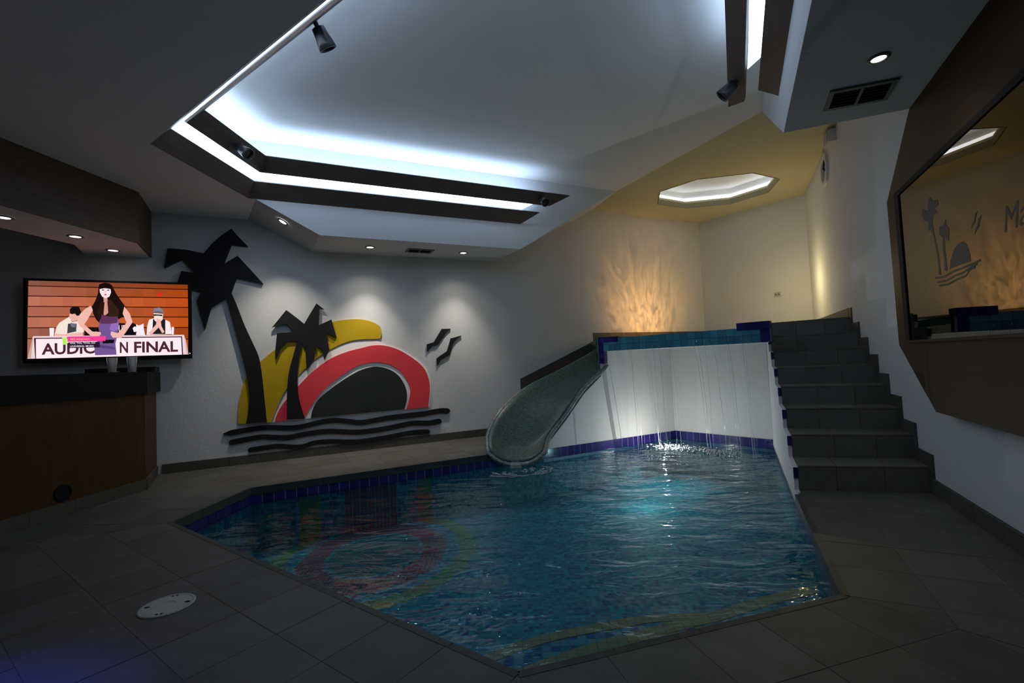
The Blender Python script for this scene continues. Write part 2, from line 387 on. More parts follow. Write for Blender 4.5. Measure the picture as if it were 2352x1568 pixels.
# measured outlines: mural cut-outs and mirror etching in metres along the wall and up, screen picture in screen fractions
ART = {'palm_big_crown': [(0.02,2.389),(0.056,2.622),(0.233,2.617),(0.415,2.584),(0.495,2.706),(0.605,2.826),(0.707,2.913),(0.783,2.814),(0.88,2.701),(0.704,2.712),(0.618,2.464),(0.767,2.576),(0.898,2.417),(1.041,2.237),(0.753,2.302),(0.693,2.113),(0.638,2.046),(0.477,1.925),(0.412,1.664),(0.334,2.004),(0.38,2.122),(0.276,2.15),(0.111,2.091),(0.186,2.358),(0.313,2.342),(0.197,2.504)],'palm_big_trunk': [(0.693,2.113),(0.754,1.942),(0.825,1.717),(0.912,1.49),(0.97,1.332),(0.998,1.174),(1.029,0.79),(1.05,0.494),(0.822,0.495),(0.852,0.649),(0.863,0.837),(0.837,1.096),(0.782,1.39),(0.7,1.769),(0.638,2.046)],'palm_small_crown': [(1.13,1.679),(1.298,1.903),(1.401,1.817),(1.505,1.723),(1.585,1.867),(1.659,1.993),(1.754,1.913),(1.693,1.921),(1.681,1.706),(1.839,1.78),(1.899,1.534),(1.772,1.602),(1.802,1.374),(1.737,1.243),(1.721,1.362),(1.645,1.437),(1.615,1.255),(1.52,1.117),(1.511,1.396),(1.474,1.466),(1.419,1.501),(1.308,1.497),(1.233,1.417),(1.17,1.267),(1.16,1.379),(1.186,1.605),(1.378,1.621),(1.3,1.726)],'palm_small_trunk': [(1.419,1.501),(1.359,1.291),(1.312,1.104),(1.289,0.916),(1.279,0.728),(1.275,0.504),(1.487,0.498),(1.449,0.634),(1.416,0.813),(1.41,0.99),(1.425,1.193),(1.474,1.466)],'yellow': [(0.737,0.498),(0.74,0.641),(0.757,0.793),(0.789,0.944),(0.831,1.053),(0.906,1.178),(0.999,1.261),(1.126,1.371),(1.287,1.482),(1.446,1.563),(1.651,1.672),(1.87,1.755),(2.025,1.781),(2.204,1.787),(2.358,1.754),(2.47,1.687),(2.493,1.606),(2.48,1.539),(2.457,1.515),(2.265,1.509),(2.071,1.489),(1.854,1.401),(1.642,1.268),(1.511,1.149),(1.428,1.064),(1.27,0.876),(1.195,0.734),(1.132,0.58),(1.101,0.484)],'red': [(1.136,0.487),(1.168,0.59),(1.218,0.679),(1.28,0.761),(1.419,0.921),(1.586,1.09),(1.797,1.248),(2.013,1.34),(2.22,1.391),(2.362,1.421),(2.519,1.417),(2.694,1.363),(2.87,1.26),(3.064,1.093),(3.136,0.936),(3.153,0.767),(3.12,0.51),(2.806,0.506),(2.848,0.637),(2.868,0.771),(2.828,0.908),(2.742,1.04),(2.598,1.143),(2.454,1.182),(2.312,1.185),(2.157,1.148),(2.005,1.062),(1.842,0.951),(1.682,0.808),(1.576,0.664),(1.497,0.534),(1.484,0.497),(1.275,0.498)],'dome': [(1.559,0.498),(1.574,0.582),(1.641,0.714),(1.786,0.842),(1.976,0.971),(2.183,1.082),(2.338,1.123),(2.438,1.124),(2.567,1.086),(2.682,1.013),(2.767,0.897),(2.815,0.759),(2.81,0.625),(2.776,0.509)],'white': [(1.116,0.481),(1.146,0.578),(1.213,0.719),(1.282,0.848),(1.441,1.049),(1.53,1.134),(1.655,1.26),(1.861,1.387),(2.079,1.473),(2.267,1.495),(2.465,1.474),(2.536,1.431),(2.711,1.378),(2.888,1.275),(3.086,1.104),(3.161,0.943),(3.177,0.765),(3.141,0.505),(2.786,0.5),(1.56,0.491)],'bird1': [(3.139,1.42),(3.243,1.449),(3.371,1.642),(3.51,1.644),(3.451,1.602),(3.314,1.424),(3.289,1.401),(3.216,1.388),(3.138,1.309)],'bird2': [(3.276,1.207),(3.306,1.23),(3.439,1.311),(3.504,1.499),(3.672,1.54),(3.551,1.442),(3.496,1.31),(3.469,1.247),(3.336,1.182),(3.282,1.099)],'wave1': [(0.578,0.398),(0.653,0.429),(0.806,0.444),(0.963,0.455),(1.083,0.452),(1.246,0.43),(1.392,0.42),(1.629,0.457),(1.828,0.472),(2.009,0.443),(2.172,0.411),(2.363,0.423),(2.535,0.44),(2.916,0.452),(3.074,0.456),(3.29,0.477),(3.413,0.467),(3.444,0.442),(3.442,0.412),(3.41,0.393),(3.287,0.404),(3.071,0.384),(2.913,0.38),(2.532,0.37),(2.361,0.354),(2.17,0.343),(2.008,0.376),(1.827,0.406),(1.627,0.392),(1.39,0.355),(1.244,0.366),(1.082,0.389),(0.962,0.393),(0.805,0.383),(0.652,0.368),(0.578,0.389)],'wave2': [(0.661,0.313),(0.882,0.337),(1.001,0.342),(1.121,0.324),(1.285,0.305),(1.496,0.328),(1.758,0.336),(1.96,0.309),(2.168,0.283),(2.53,0.298),(2.731,0.321),(2.911,0.334),(3.122,0.314),(3.278,0.326),(3.308,0.301),(3.307,0.272),(3.276,0.253),(3.119,0.242),(2.909,0.263),(2.729,0.25),(2.528,0.228),(2.166,0.215),(1.958,0.242),(1.756,0.27),(1.494,0.263),(1.283,0.241),(1.12,0.261),(1.0,0.279),(0.881,0.275),(0.66,0.252),(0.639,0.273),(0.64,0.297)],'wave3': [(0.86,0.195),(1.078,0.208),(1.2,0.203),(1.323,0.179),(1.45,0.169),(1.601,0.201),(1.821,0.192),(2.002,0.167),(2.164,0.154),(2.526,0.171),(2.855,0.199),(3.103,0.189),(3.13,0.166),(3.129,0.139),(3.101,0.122),(2.852,0.133),(2.524,0.107),(2.162,0.091),(2.0,0.105),(1.819,0.131),(1.599,0.14),(1.448,0.109),(1.322,0.12),(1.199,0.144),(1.077,0.149),(0.859,0.138),(0.839,0.158),(0.84,0.181)]}
ETCH = {'palm_tall': [(-0.709,2.003),(-0.74,2.016),(-0.772,1.984),(-0.844,1.971),(-0.856,1.929),(-0.782,1.933),(-0.837,1.888),(-0.764,1.899),(-0.742,1.848),(-0.757,1.765),(-0.785,1.694),(-0.798,1.605),(-0.805,1.514),(-0.769,1.52),(-0.775,1.597),(-0.76,1.677),(-0.745,1.759),(-0.712,1.811),(-0.663,1.822),(-0.685,1.871),(-0.626,1.895),(-0.587,1.933),(-0.603,1.979),(-0.684,1.943)],'palm_short': [(-0.84,1.806),(-0.9,1.799),(-0.935,1.828),(-0.937,1.79),(-0.97,1.765),(-0.964,1.734),(-0.95,1.692),(-0.924,1.702),(-0.924,1.727),(-0.899,1.724),(-0.889,1.651),(-0.895,1.588),(-0.897,1.525),(-0.859,1.531),(-0.862,1.594),(-0.86,1.657),(-0.87,1.731),(-0.83,1.757)],'dome': [(-0.932,1.532),(-0.951,1.578),(-0.986,1.612),(-1.028,1.639),(-1.075,1.653),(-1.126,1.652),(-1.16,1.631),(-1.182,1.6),(-1.192,1.568),(-1.193,1.53)],'bird1': [(-1.232,1.694),(-1.24,1.718),(-1.269,1.729),(-1.282,1.758),(-1.314,1.768),(-1.295,1.744),(-1.278,1.715),(-1.246,1.705)],'bird2': [(-1.263,1.657),(-1.276,1.683),(-1.301,1.699),(-1.315,1.731),(-1.353,1.739),(-1.33,1.716),(-1.318,1.687),(-1.285,1.673)],'wave1': [(-0.714,1.515),(-0.848,1.504),(-0.976,1.515),(-1.082,1.515),(-1.241,1.518),(-1.302,1.522),(-1.3,1.511),(-1.239,1.507),(-1.08,1.504),(-0.973,1.503),(-0.846,1.491),(-0.712,1.502)],'wave2': [(-0.74,1.485),(-0.872,1.475),(-0.997,1.487),(-1.103,1.489),(-1.204,1.505),(-1.266,1.509),(-1.264,1.498),(-1.202,1.494),(-1.101,1.477),(-0.995,1.476),(-0.87,1.463),(-0.738,1.472)],'wave3': [(-0.767,1.46),(-0.896,1.451),(-1.02,1.464),(-1.124,1.466),(-1.178,1.492),(-1.241,1.496),(-1.239,1.486),(-1.175,1.481),(-1.121,1.455),(-1.018,1.452),(-0.894,1.439),(-0.764,1.447)]}
TV_BACK = [((142,84,69),[(0.003,1),(0.068,1),(0.067,0.938),(0.002,0.938)]),((141,82,64),[(0.068,1),(0.134,1),(0.134,0.938),(0.067,0.938)]),((143,81,61),[(0.134,1),(0.201,1),(0.201,0.938),(0.134,0.938)]),((144,79,58),[(0.201,1),(0.269,1),(0.268,0.938),(0.201,0.938)]),((139,74,52),[(0.269,1),(0.338,1),(0.337,0.938),(0.268,0.938)]),((139,72,48),[(0.338,1),(0.408,1),(0.407,0.938),(0.337,0.938)]),((146,74,47),[(0.408,1),(0.478,1),(0.478,0.939),(0.407,0.938)]),((142,70,41),[(0.478,1),(0.55,1),(0.55,0.939),(0.478,0.939)]),((142,68,37),[(0.55,1),(0.623,1),(0.623,0.939),(0.55,0.939)]),((149,69,35),[(0.623,1),(0.697,1),(0.697,0.939),(0.623,0.939)]),((144,65,30),[(0.697,1),(0.772,1),(0.772,0.939),(0.697,0.939)]),((148,64,27),[(0.772,1),(0.849,1),(0.848,0.939),(0.772,0.939)]),((145,61,23),[(0.849,1),(0.926,1),(0.925,0.939),(0.848,0.939)]),((147,60,19),[(0.926,1),(1,1),(1,0.939),(0.925,0.939)]),((164,98,80),[(0.002,0.927),(0.067,0.927),(0.067,0.808),(0.002,0.808)]),((167,97,76),[(0.067,0.927),(0.134,0.927),(0.133,0.809),(0.067,0.808)]),((164,93,70),[(0.134,0.927),(0.2,0.927),(0.2,0.81),(0.133,0.809)]),((166,91,67),[(0.2,0.927),(0.268,0.927),(0.268,0.81),(0.2,0.81)]),((166,89,62),[(0.268,0.927),(0.337,0.927),(0.337,0.811),(0.268,0.81)]),((160,83,55),[(0.337,0.927),(0.407,0.927),(0.406,0.812),(0.337,0.811)]),((168,85,53),[(0.407,0.927),(0.478,0.927),(0.477,0.812),(0.406,0.812)]),((166,82,48),[(0.478,0.927),(0.55,0.927),(0.549,0.813),(0.477,0.812)]),((164,78,43),[(0.55,0.927),(0.623,0.927),(0.622,0.814),(0.549,0.813)]),((161,75,38),[(0.623,0.927),(0.697,0.927),(0.696,0.814),(0.622,0.814)]),((170,76,36),[(0.697,0.927),(0.772,0.927),(0.771,0.815),(0.696,0.814)]),((166,72,30),[(0.772,0.927),(0.848,0.927),(0.847,0.816),(0.771,0.815)]),((169,71,26),[(0.848,0.927),(0.925,0.927),(0.924,0.817),(0.847,0.816)]),((171,70,22),[(0.925,0.927),(1,0.927),(1,0.817),(0.924,0.817)]),((192,114,93),[(0.002,0.797),(0.067,0.797),(0.066,0.675),(0.001,0.675)]),((186,108,85),[(0.067,0.797),(0.133,0.798),(0.132,0.675),(0.066,0.675)]),((191,108,82),[(0.133,0.798),(0.2,0.798),(0.199,0.675),(0.132,0.675)]),((188,103,75),[(0.2,0.798),(0.268,0.799),(0.267,0.676),(0.199,0.675)]),((194,104,72),[(0.268,0.799),(0.337,0.8),(0.336,0.676),(0.267,0.676)]),((193,101,67),[(0.337,0.8),(0.406,0.8),(0.406,0.676),(0.336,0.676)]),((185,94,59),[(0.406,0.8),(0.477,0.801),(0.476,0.677),(0.406,0.676)]),((186,91,54),[(0.477,0.801),(0.549,0.801),(0.548,0.677),(0.476,0.677)]),((187,89,49),[(0.549,0.801),(0.622,0.802),(0.621,0.677),(0.548,0.677)]),((196,91,46),[(0.622,0.802),(0.696,0.803),(0.695,0.678),(0.621,0.677)]),((190,85,40),[(0.696,0.803),(0.771,0.803),(0.77,0.678),(0.695,0.678)]),((193,84,35),[(0.771,0.803),(0.847,0.804),(0.846,0.678),(0.77,0.678)]),((189,80,30),[(0.847,0.804),(0.924,0.805),(0.923,0.679),(0.846,0.678)]),((192,78,25),[(0.924,0.805),(1,0.805),(1,0.679),(0.923,0.679)]),((172,102,83),[(0.001,0.664),(0.066,0.664),(0.065,0.542),(0.0,0.542)]),((174,101,80),[(0.066,0.664),(0.132,0.664),(0.131,0.542),(0.065,0.542)]),((175,99,75),[(0.132,0.664),(0.199,0.664),(0.198,0.542),(0.131,0.542)]),((178,98,72),[(0.199,0.664),(0.267,0.664),(0.266,0.542),(0.198,0.542)]),((176,94,66),[(0.267,0.664),(0.336,0.665),(0.335,0.542),(0.266,0.542)]),((179,93,62),[(0.336,0.665),(0.405,0.665),(0.405,0.542),(0.335,0.542)]),((179,91,57),[(0.405,0.665),(0.476,0.665),(0.475,0.542),(0.405,0.542)]),((181,89,53),[(0.476,0.665),(0.548,0.665),(0.547,0.542),(0.475,0.542)]),((178,85,47),[(0.548,0.665),(0.621,0.666),(0.62,0.542),(0.547,0.542)]),((173,80,41),[(0.621,0.666),(0.695,0.666),(0.694,0.541),(0.62,0.542)]),((180,81,38),[(0.695,0.666),(0.77,0.666),(0.769,0.541),(0.694,0.541)]),((182,79,33),[(0.77,0.666),(0.846,0.666),(0.845,0.541),(0.769,0.541)]),((182,76,28),[(0.846,0.666),(0.923,0.667),(0.922,0.541),(0.845,0.541)]),((178,73,23),[(0.923,0.667),(1,0.667),(1,0.541),(0.922,0.541)]),((184,109,89),[(0.0,0.531),(0.065,0.531),(0.065,0.4),(0,0.4)]),((191,111,87),[(0.065,0.531),(0.131,0.531),(0.131,0.399),(0.065,0.4)]),((189,106,81),[(0.131,0.531),(0.198,0.531),(0.197,0.399),(0.131,0.399)]),((186,102,75),[(0.198,0.531),(0.266,0.531),(0.265,0.398),(0.197,0.399)]),((184,98,69),[(0.266,0.531),(0.335,0.531),(0.334,0.398),(0.265,0.398)]),((193,100,67),[(0.335,0.531),(0.405,0.53),(0.404,0.397),(0.334,0.398)]),((195,99,62),[(0.405,0.53),(0.475,0.53),(0.475,0.396),(0.404,0.397)]),((185,91,54),[(0.475,0.53),(0.547,0.53),(0.546,0.396),(0.475,0.396)]),((193,92,51),[(0.547,0.53),(0.62,0.53),(0.619,0.395),(0.546,0.396)]),((189,88,45),[(0.62,0.53),(0.694,0.53),(0.693,0.394),(0.619,0.395)]),((187,84,39),[(0.694,0.53),(0.769,0.529),(0.768,0.394),(0.693,0.394)]),((189,82,35),[(0.769,0.529),(0.845,0.529),(0.844,0.393),(0.768,0.394)]),((195,82,30),[(0.845,0.529),(0.922,0.529),(0.921,0.392),(0.844,0.393)]),((196,80,25),[(0.922,0.529),(1,0.529),(0.999,0.392),(0.921,0.392)]),((160,95,77),[(0,0.389),(0.064,0.389),(0.064,0.26),(0,0.263)]),((155,89,71),[(0.064,0.389),(0.13,0.388),(0.13,0.258),(0.064,0.26)]),((161,91,69),[(0.13,0.388),(0.197,0.388),(0.197,0.255),(0.13,0.258)]),((158,87,63),[(0.197,0.388),(0.265,0.387),(0.264,0.253),(0.197,0.255)]),((164,87,61),[(0.265,0.387),(0.334,0.386),(0.333,0.25),(0.264,0.253)]),((165,86,57),[(0.334,0.386),(0.404,0.386),(0.403,0.248),(0.333,0.25)]),((161,81,51),[(0.404,0.386),(0.474,0.385),(0.474,0.245),(0.403,0.248)]),((166,81,48),[(0.474,0.385),(0.546,0.384),(0.545,0.243),(0.474,0.245)]),((159,76,42),[(0.546,0.384),(0.619,0.383),(0.618,0.24),(0.545,0.243)]),((157,73,37),[(0.619,0.383),(0.693,0.383),(0.692,0.237),(0.618,0.24)]),((163,73,34),[(0.693,0.383),(0.768,0.382),(0.767,0.235),(0.692,0.237)]),((157,68,29),[(0.768,0.382),(0.844,0.381),(0.843,0.232),(0.767,0.235)]),((159,67,25),[(0.844,0.381),(0.921,0.38),(0.92,0.229),(0.843,0.232)]),((162,66,21),[(0.921,0.38),(0.999,0.38),(0.998,0.226),(0.92,0.229)]),((179,106,87),[(0,0.252),(0.064,0.249),(0.062,0.005),(0,0.005)]),((178,103,81),[(0.064,0.249),(0.13,0.247),(0.128,0.005),(0.062,0.005)]),((187,106,80),[(0.13,0.247),(0.197,0.244),(0.195,0.005),(0.128,0.005)]),((182,100,73),[(0.197,0.244),(0.264,0.242),(0.263,0.005),(0.195,0.005)]),((189,101,71),[(0.264,0.242),(0.333,0.239),(0.332,0.005),(0.263,0.005)]),((189,98,65),[(0.333,0.239),(0.403,0.236),(0.401,0.005),(0.332,0.005)]),((183,93,58),[(0.403,0.236),(0.473,0.234),(0.472,0.005),(0.401,0.005)]),((185,91,54),[(0.473,0.234),(0.545,0.231),(0.544,0.005),(0.472,0.005)]),((186,89,49),[(0.545,0.231),(0.618,0.228),(0.616,0.005),(0.544,0.005)]),((188,87,44),[(0.618,0.228),(0.692,0.226),(0.69,0.006),(0.616,0.005)]),((187,84,39),[(0.692,0.226),(0.767,0.223),(0.765,0.006),(0.69,0.006)]),((187,81,34),[(0.767,0.223),(0.843,0.22),(0.841,0.006),(0.765,0.006)]),((188,79,29),[(0.843,0.22),(0.92,0.217),(0.918,0.006),(0.841,0.006)]),((192,78,25),[(0.92,0.217),(0.998,0.214),(0.996,0.006),(0.918,0.006)]),((235,35,25),[(0.783,0.816),(0.794,0.855),(0.82,0.883),(0.822,0.845),(0.799,0.833)]),((20,15,18),[(0.535,0.455),(0.589,0.444),(0.629,0.454),(0.649,0.433),(0.648,0.278),(0.534,0.281)]),((250,235,245),[(0.649,0.433),(0.669,0.417),(0.699,0.443),(0.698,0.39),(0.708,0.277),(0.648,0.278),(0.653,0.337),(0.636,0.326),(0.627,0.38),(0.639,0.406),(0.651,0.396)]),((250,240,245),[(0.124,0.391),(0.151,0.391),(0.148,0.276),(0.126,0.277)]),((250,240,245),[(0.884,0.393),(0.902,0.393),(0.899,0.289),(0.886,0.289)]),((25,15,15),[(0.329,0.404),(0.419,0.393),(0.418,0.278),(0.328,0.28)]),((246,228,215),[(0.209,0.497),(0.239,0.538),(0.255,0.466),(0.325,0.497),(0.329,0.414),(0.324,0.332),(0.254,0.302),(0.153,0.294),(0.163,0.396),(0.181,0.457)]),((60,66,68),[(0.231,0.446),(0.282,0.446),(0.279,0.343),(0.226,0.318)]),((120,110,140),[(0.245,0.456),(0.278,0.446),(0.273,0.394),(0.25,0.405)]),((235,180,165),[(0.239,0.569),(0.255,0.585),(0.297,0.549),(0.292,0.497),(0.259,0.472),(0.241,0.518)]),((22,16,18),[(0.242,0.631),(0.251,0.656),(0.265,0.672),(0.284,0.674),(0.298,0.662),(0.309,0.6),(0.306,0.564),(0.274,0.58),(0.255,0.569),(0.244,0.579)]),((15,12,15),[(0.274,0.58),(0.304,0.58),(0.302,0.554),(0.283,0.549)]),((243,185,175),[(0.153,0.32),(0.208,0.308),(0.254,0.321),(0.319,0.332),(0.321,0.272),(0.153,0.272)]),((250,236,236),[(0.735,0.497),(0.771,0.519),(0.833,0.508),(0.874,0.464),(0.886,0.295),(0.718,0.287),(0.722,0.411)]),((35,30,36),[(0.761,0.508),(0.786,0.486),(0.833,0.508),(0.843,0.497),(0.842,0.296),(0.754,0.297)]),((246,222,216),[(0.764,0.589),(0.828,0.578),(0.825,0.497),(0.796,0.443),(0.771,0.486)]),((132,126,142),[(0.757,0.592),(0.772,0.659),(0.803,0.67),(0.823,0.649),(0.829,0.622),(0.838,0.573),(0.813,0.6)]),((90,85,100),[(0.761,0.605),(0.792,0.618),(0.831,0.597),(0.829,0.584),(0.792,0.6),(0.761,0.589)]),((20,18,22),[(0.764,0.573),(0.823,0.567),(0.823,0.546),(0.797,0.553),(0.764,0.551)]),((243,185,175),[(0.786,0.519),(0.812,0.497),(0.816,0.41),(0.837,0.323),(0.821,0.307),(0.798,0.389),(0.749,0.287),(0.729,0.309),(0.781,0.432)]),((236,214,216),[(0.032,0.287),(0.97,0.282),(1,0.002),(0.002,0.002)]),((70,30,50),[(0.037,0.265),(0.956,0.26),(0.962,0.001),(0.044,0.001)]),((255,236,242),[(0.048,0.252),(0.949,0.246),(0.954,0.001),(0.049,0.001)]),((200,170,165),[(0.004,0.008),(0.028,0.257),(0.033,0.257),(0.022,0.005)]),((210,180,180),[(0.972,0.232),(0.98,0.232),(1,0.006),(0.987,0.003)])]
TV_WOMAN = [((28,17,14),[(0.42,0.973),(0.451,0.995),(0.48,0.991),(0.5,0.961),(0.523,0.856),(0.557,0.751),(0.586,0.667),(0.602,0.571),(0.575,0.539),(0.55,0.518),(0.526,0.476),(0.482,0.445),(0.424,0.445),(0.4,0.497),(0.382,0.58),(0.375,0.674),(0.397,0.758),(0.412,0.852),(0.415,0.925)]),((215,150,140),[(0.445,0.801),(0.469,0.802),(0.476,0.676),(0.483,0.602),(0.453,0.55),(0.434,0.602),(0.449,0.675)]),((40,24,20),[(0.431,0.748),(0.452,0.728),(0.444,0.539),(0.415,0.497),(0.406,0.581)]),((52,32,24),[(0.469,0.749),(0.493,0.771),(0.541,0.624),(0.535,0.497),(0.477,0.518)]),((243,185,175),[(0.368,0.684),(0.38,0.622),(0.348,0.497),(0.328,0.435),(0.376,0.341),(0.424,0.325),(0.418,0.273),(0.361,0.295),(0.301,0.415),(0.286,0.487),(0.302,0.569),(0.335,0.642)]),((243,185,175),[(0.576,0.677),(0.61,0.582),(0.628,0.465),(0.588,0.338),(0.556,0.248),(0.502,0.255),(0.491,0.339),(0.534,0.315),(0.564,0.391),(0.589,0.455),(0.565,0.582)]),((116,86,150),[(0.424,0.497),(0.482,0.476),(0.536,0.518),(0.542,0.434),(0.534,0.328),(0.518,0.17),(0.525,0.024),(0.393,0.024),(0.388,0.133),(0.423,0.288),(0.414,0.393)]),((150,110,185),[(0.491,0.445),(0.535,0.476),(0.539,0.37),(0.505,0.329),(0.481,0.371)]),((90,66,122),[(0.422,0.163),(0.513,0.129),(0.513,0.097),(0.422,0.122)]),((96,52,88),[(0.434,0.57),(0.482,0.539),(0.533,0.539),(0.53,0.455),(0.482,0.439),(0.424,0.445)]),((18,12,18),[(0.437,0.225),(0.512,0.229),(0.507,0.181),(0.441,0.178)]),((243,185,175),[(0.395,0.341),(0.427,0.33),(0.43,0.299),(0.404,0.278),(0.361,0.29)]),((243,185,175),[(0.491,0.339),(0.534,0.315),(0.544,0.254),(0.502,0.253),(0.488,0.297)]),((252,230,238),[(0.422,0.915),(0.446,0.921),(0.49,0.918),(0.493,0.865),(0.482,0.807),(0.46,0.786),(0.438,0.806),(0.424,0.863)]),((24,14,14),[(0.42,0.967),(0.451,0.995),(0.483,0.986),(0.497,0.95),(0.492,0.91),(0.456,0.923),(0.421,0.907)]),((40,20,25),[(0.436,0.903),(0.451,0.901),(0.45,0.889),(0.437,0.891)]),((40,20,25),[(0.468,0.9),(0.482,0.903),(0.481,0.889),(0.469,0.889)]),((225,90,130),[(0.449,0.841),(0.459,0.847),(0.467,0.841),(0.464,0.825),(0.453,0.824)]),((230,190,195),[(0.456,0.885),(0.46,0.885),(0.463,0.856),(0.454,0.856)])]
TV_CAP = [((247,64,152),[(0.228,0.277),(0.459,0.277),(0.456,0.212),(0.228,0.209)]),((184,242,92),[(0.198,0.263),(0.225,0.267),(0.224,0.175),(0.202,0.171)]),((45,25,45),[(0.235,0.202),(0.422,0.203),(0.422,0.127),(0.234,0.127)])]

# ---------------------------------------------------------------- the room
CL, SF, CH = 3.055, 2.695, 3.73            # lower ceiling, soffits, raised ceiling
M0 = Vector((-4.069, 5.462, 0)); UM = Vector((0.8992, 0.4376, 0)); NM = Vector((0.4376, -0.8992, 0))     # mural wall
WB = Vector((3.065, 3.523, 0)); WR = Vector((0.421, 0.907, 0)); NR = Vector((-0.907, 0.421, 0))           # right wall
CORN = Vector((3.856, 9.318, 0)); CORN2 = Vector((5.065, 7.827, 0))
UB = (CORN2 - CORN).normalized(); NB = Vector((UB.y, -UB.x, 0))
if NB.dot(Vector((0, 0, 0)) - CORN) < 0: NB = -NB
def mur(s, d=0.0, z=0.0): return M0 + UM * s + NM * d + Vector((0, 0, z))
def rwl(s, d=0.0, z=0.0): return WB + WR * s + NR * d + Vector((0, 0, z))
XL, YF = -6.5, -1.2
sL = (XL - M0.x) / UM.x; sC = (CORN - M0).dot(UM); sR = (CORN2 - WB).dot(WR); sF = (YF - WB.y) / WR.y
LC = mur(sL); RF = rwl(sF)
struct('wall_left', plane_prism([(sL, -0.7), (sC + 0.1, -0.7), (sC + 0.1, CH + 0.1), (sL, CH + 0.1)], M0, UM, NM, -0.12, 0), M['plaster'])
struct('wall_right', plane_prism([(sF, -0.7), (sR + 0.1, -0.7), (sR + 0.1, CH + 0.1), (sF, CH + 0.1)], WB, WR, NR, -0.12, 0), M['plaster'])
Lb = (CORN2 - CORN).length
struct('wall_back', plane_prism([(0, -0.7), (Lb, -0.7), (Lb, CH + 0.1), (0, CH + 0.1)], CORN, UB, NB, -0.12, 0), M['plaster'])
struct('wall_front', prism([(XL, YF), (RF.x + 0.2, YF), (RF.x + 0.2, YF - 0.12), (XL, YF - 0.12)], -0.1, CH), M['plaster'])
struct('wall_bar', prism([(XL, YF - .12), (XL, LC.y), (XL - 0.12, LC.y), (XL - 0.12, YF - .12)], -0.1, CH), M['plaster'])

# raised ceiling with the octagonal opening
OCT8 = [(2.635, 8.009), (3.242, 8.321), (3.98, 8.188), (4.361, 7.681), (4.221, 7.091), (3.661, 6.797), (2.901, 6.956), (2.484, 7.41)]
def slab_with_hole(outer, hole, z, zt):
    tri = tessellate_polygon([[Vector((x, y, 0)) for x, y in outer], [Vector((x, y, 0)) for x, y in hole]])
    flat = list(outer) + list(hole); n = len(flat)
    v = [(x, y, z) for x, y in flat] + [(x, y, zt) for x, y in flat]
    f = [tuple(t_) for t_ in tri] + [tuple(i + n for i in t_) for t_ in tri]
    o = len(outer)
    f += [(i, (i+1) % o, n + (i+1) % o, n + i) for i in range(o)]
    h = len(hole); f += [(o+i, o+(i+1) % h, n+o+(i+1) % h, n+o+i) for i in range(h)]
    return v, f
room = [tuple(LC.xy), tuple(CORN.xy), tuple(CORN2.xy), tuple(RF.xy), (XL, YF)]
front = [tuple(LC.xy), (1.500, 8.170), (1.753, 7.307), (2.861, 5.037), (3.66, 4.75), tuple(RF.xy), (XL, YF)]
backp = [(1.500, 8.170), tuple(CORN.xy), tuple(CORN2.xy), (3.66, 4.75), (2.861, 5.037), (1.753, 7.307)]
ceil = struct('ceiling', prism(front, CH, CH + 0.12), M['ceiling'])
struct('landing_ceiling', slab_with_hole(backp, OCT8, CH, CH + 0.12), M['cream'], ceil)
# fascia line of the mural soffit and of the right soffit
FA, FB = Vector((-2.201, 5.441, 0)), Vector((0.176, 6.563, 0)); US = (FB - FA).normalized(); NS = Vector((US.y, -US.x, 0))
RA, RB = Vector((1.443, 2.075, 0)), Vector((2.065, 3.375, 0)); UR = (RB - RA).normalized(); NRS = Vector((-UR.y, UR.x, 0))
C1, K1 = Vector((-2.864, 5.130, 0)), Vector((-2.940, 3.820, 0))
Q1, Q2 = Vector((0.16, 1.63, 0)), Vector((1.405, 1.996, 0))
# lower ceiling on the bar and camera side
W0 = mur(0.886)
low = [tuple(W0.xy), tuple(LC.xy), (XL, YF), tuple(RF.xy), tuple(rwl(-1.2).xy), tuple(Q2.xy), tuple(Q1.xy), tuple(K1.xy), tuple(C1.xy), (-2.79, 5.165)]
struct('lower_ceiling', prism(low, CL, CH), M['ceiling'], ceil)
# mural-side soffit: level underside between two ramps
Fp = [(-2.80, 5.160, CL), (-2.201, 5.441, SF), (0.176, 6.563, SF), (1.753, 7.307, CH)]
sW = [0.886, 1.612, 4.245, 6.22]
Wp = [tuple(mur(s, 0, z)) for s, z in zip(sW, (CL, SF, SF, CH))]
fa0 = tuple((C1.x, C1.y, CL)), tuple((C1.x, C1.y, CH))
v = Fp + Wp + [fa0[0], fa0[1], (Fp[0][0], Fp[0][1], CH), (Wp[0][0], Wp[0][1], CH), (Fp[1][0], Fp[1][1], CH), (Fp[2][0], Fp[2][1], CH)]
f = [(0, 4, 5, 1), (1, 5, 6, 2), (2, 6, 7, 3), (0, 1, 12, 10), (1, 2, 13, 12), (2, 3, 13), (8, 0, 10, 9)]
struct('soffit', (v, f), M['plaster'], ceil)
# right-hand soffit
e0, e1, e2 = RA - UR * 1.2, RB, Vector((2.861, 5.037, 0))
w0, w1, w2 = rwl(-1.9), Vector((2.856, 3.072, 0)), Vector((3.631, 4.742, 0))
z_ = lambda p, z: (p.x, p.y, z)
v = [z_(e0, SF), z_(e1, SF), z_(e2, CH), z_(w0, SF), z_(w1, SF), z_(w2, CH), z_(e0, CH), z_(e1, CH), z_(w0, CH)]
f = [(0, 1, 4, 3), (1, 2, 5, 4), (0, 6, 7, 1), (1, 7, 2), (0, 3, 8, 6)]
struct('soffit', (v, f), M['plaster'], ceil)

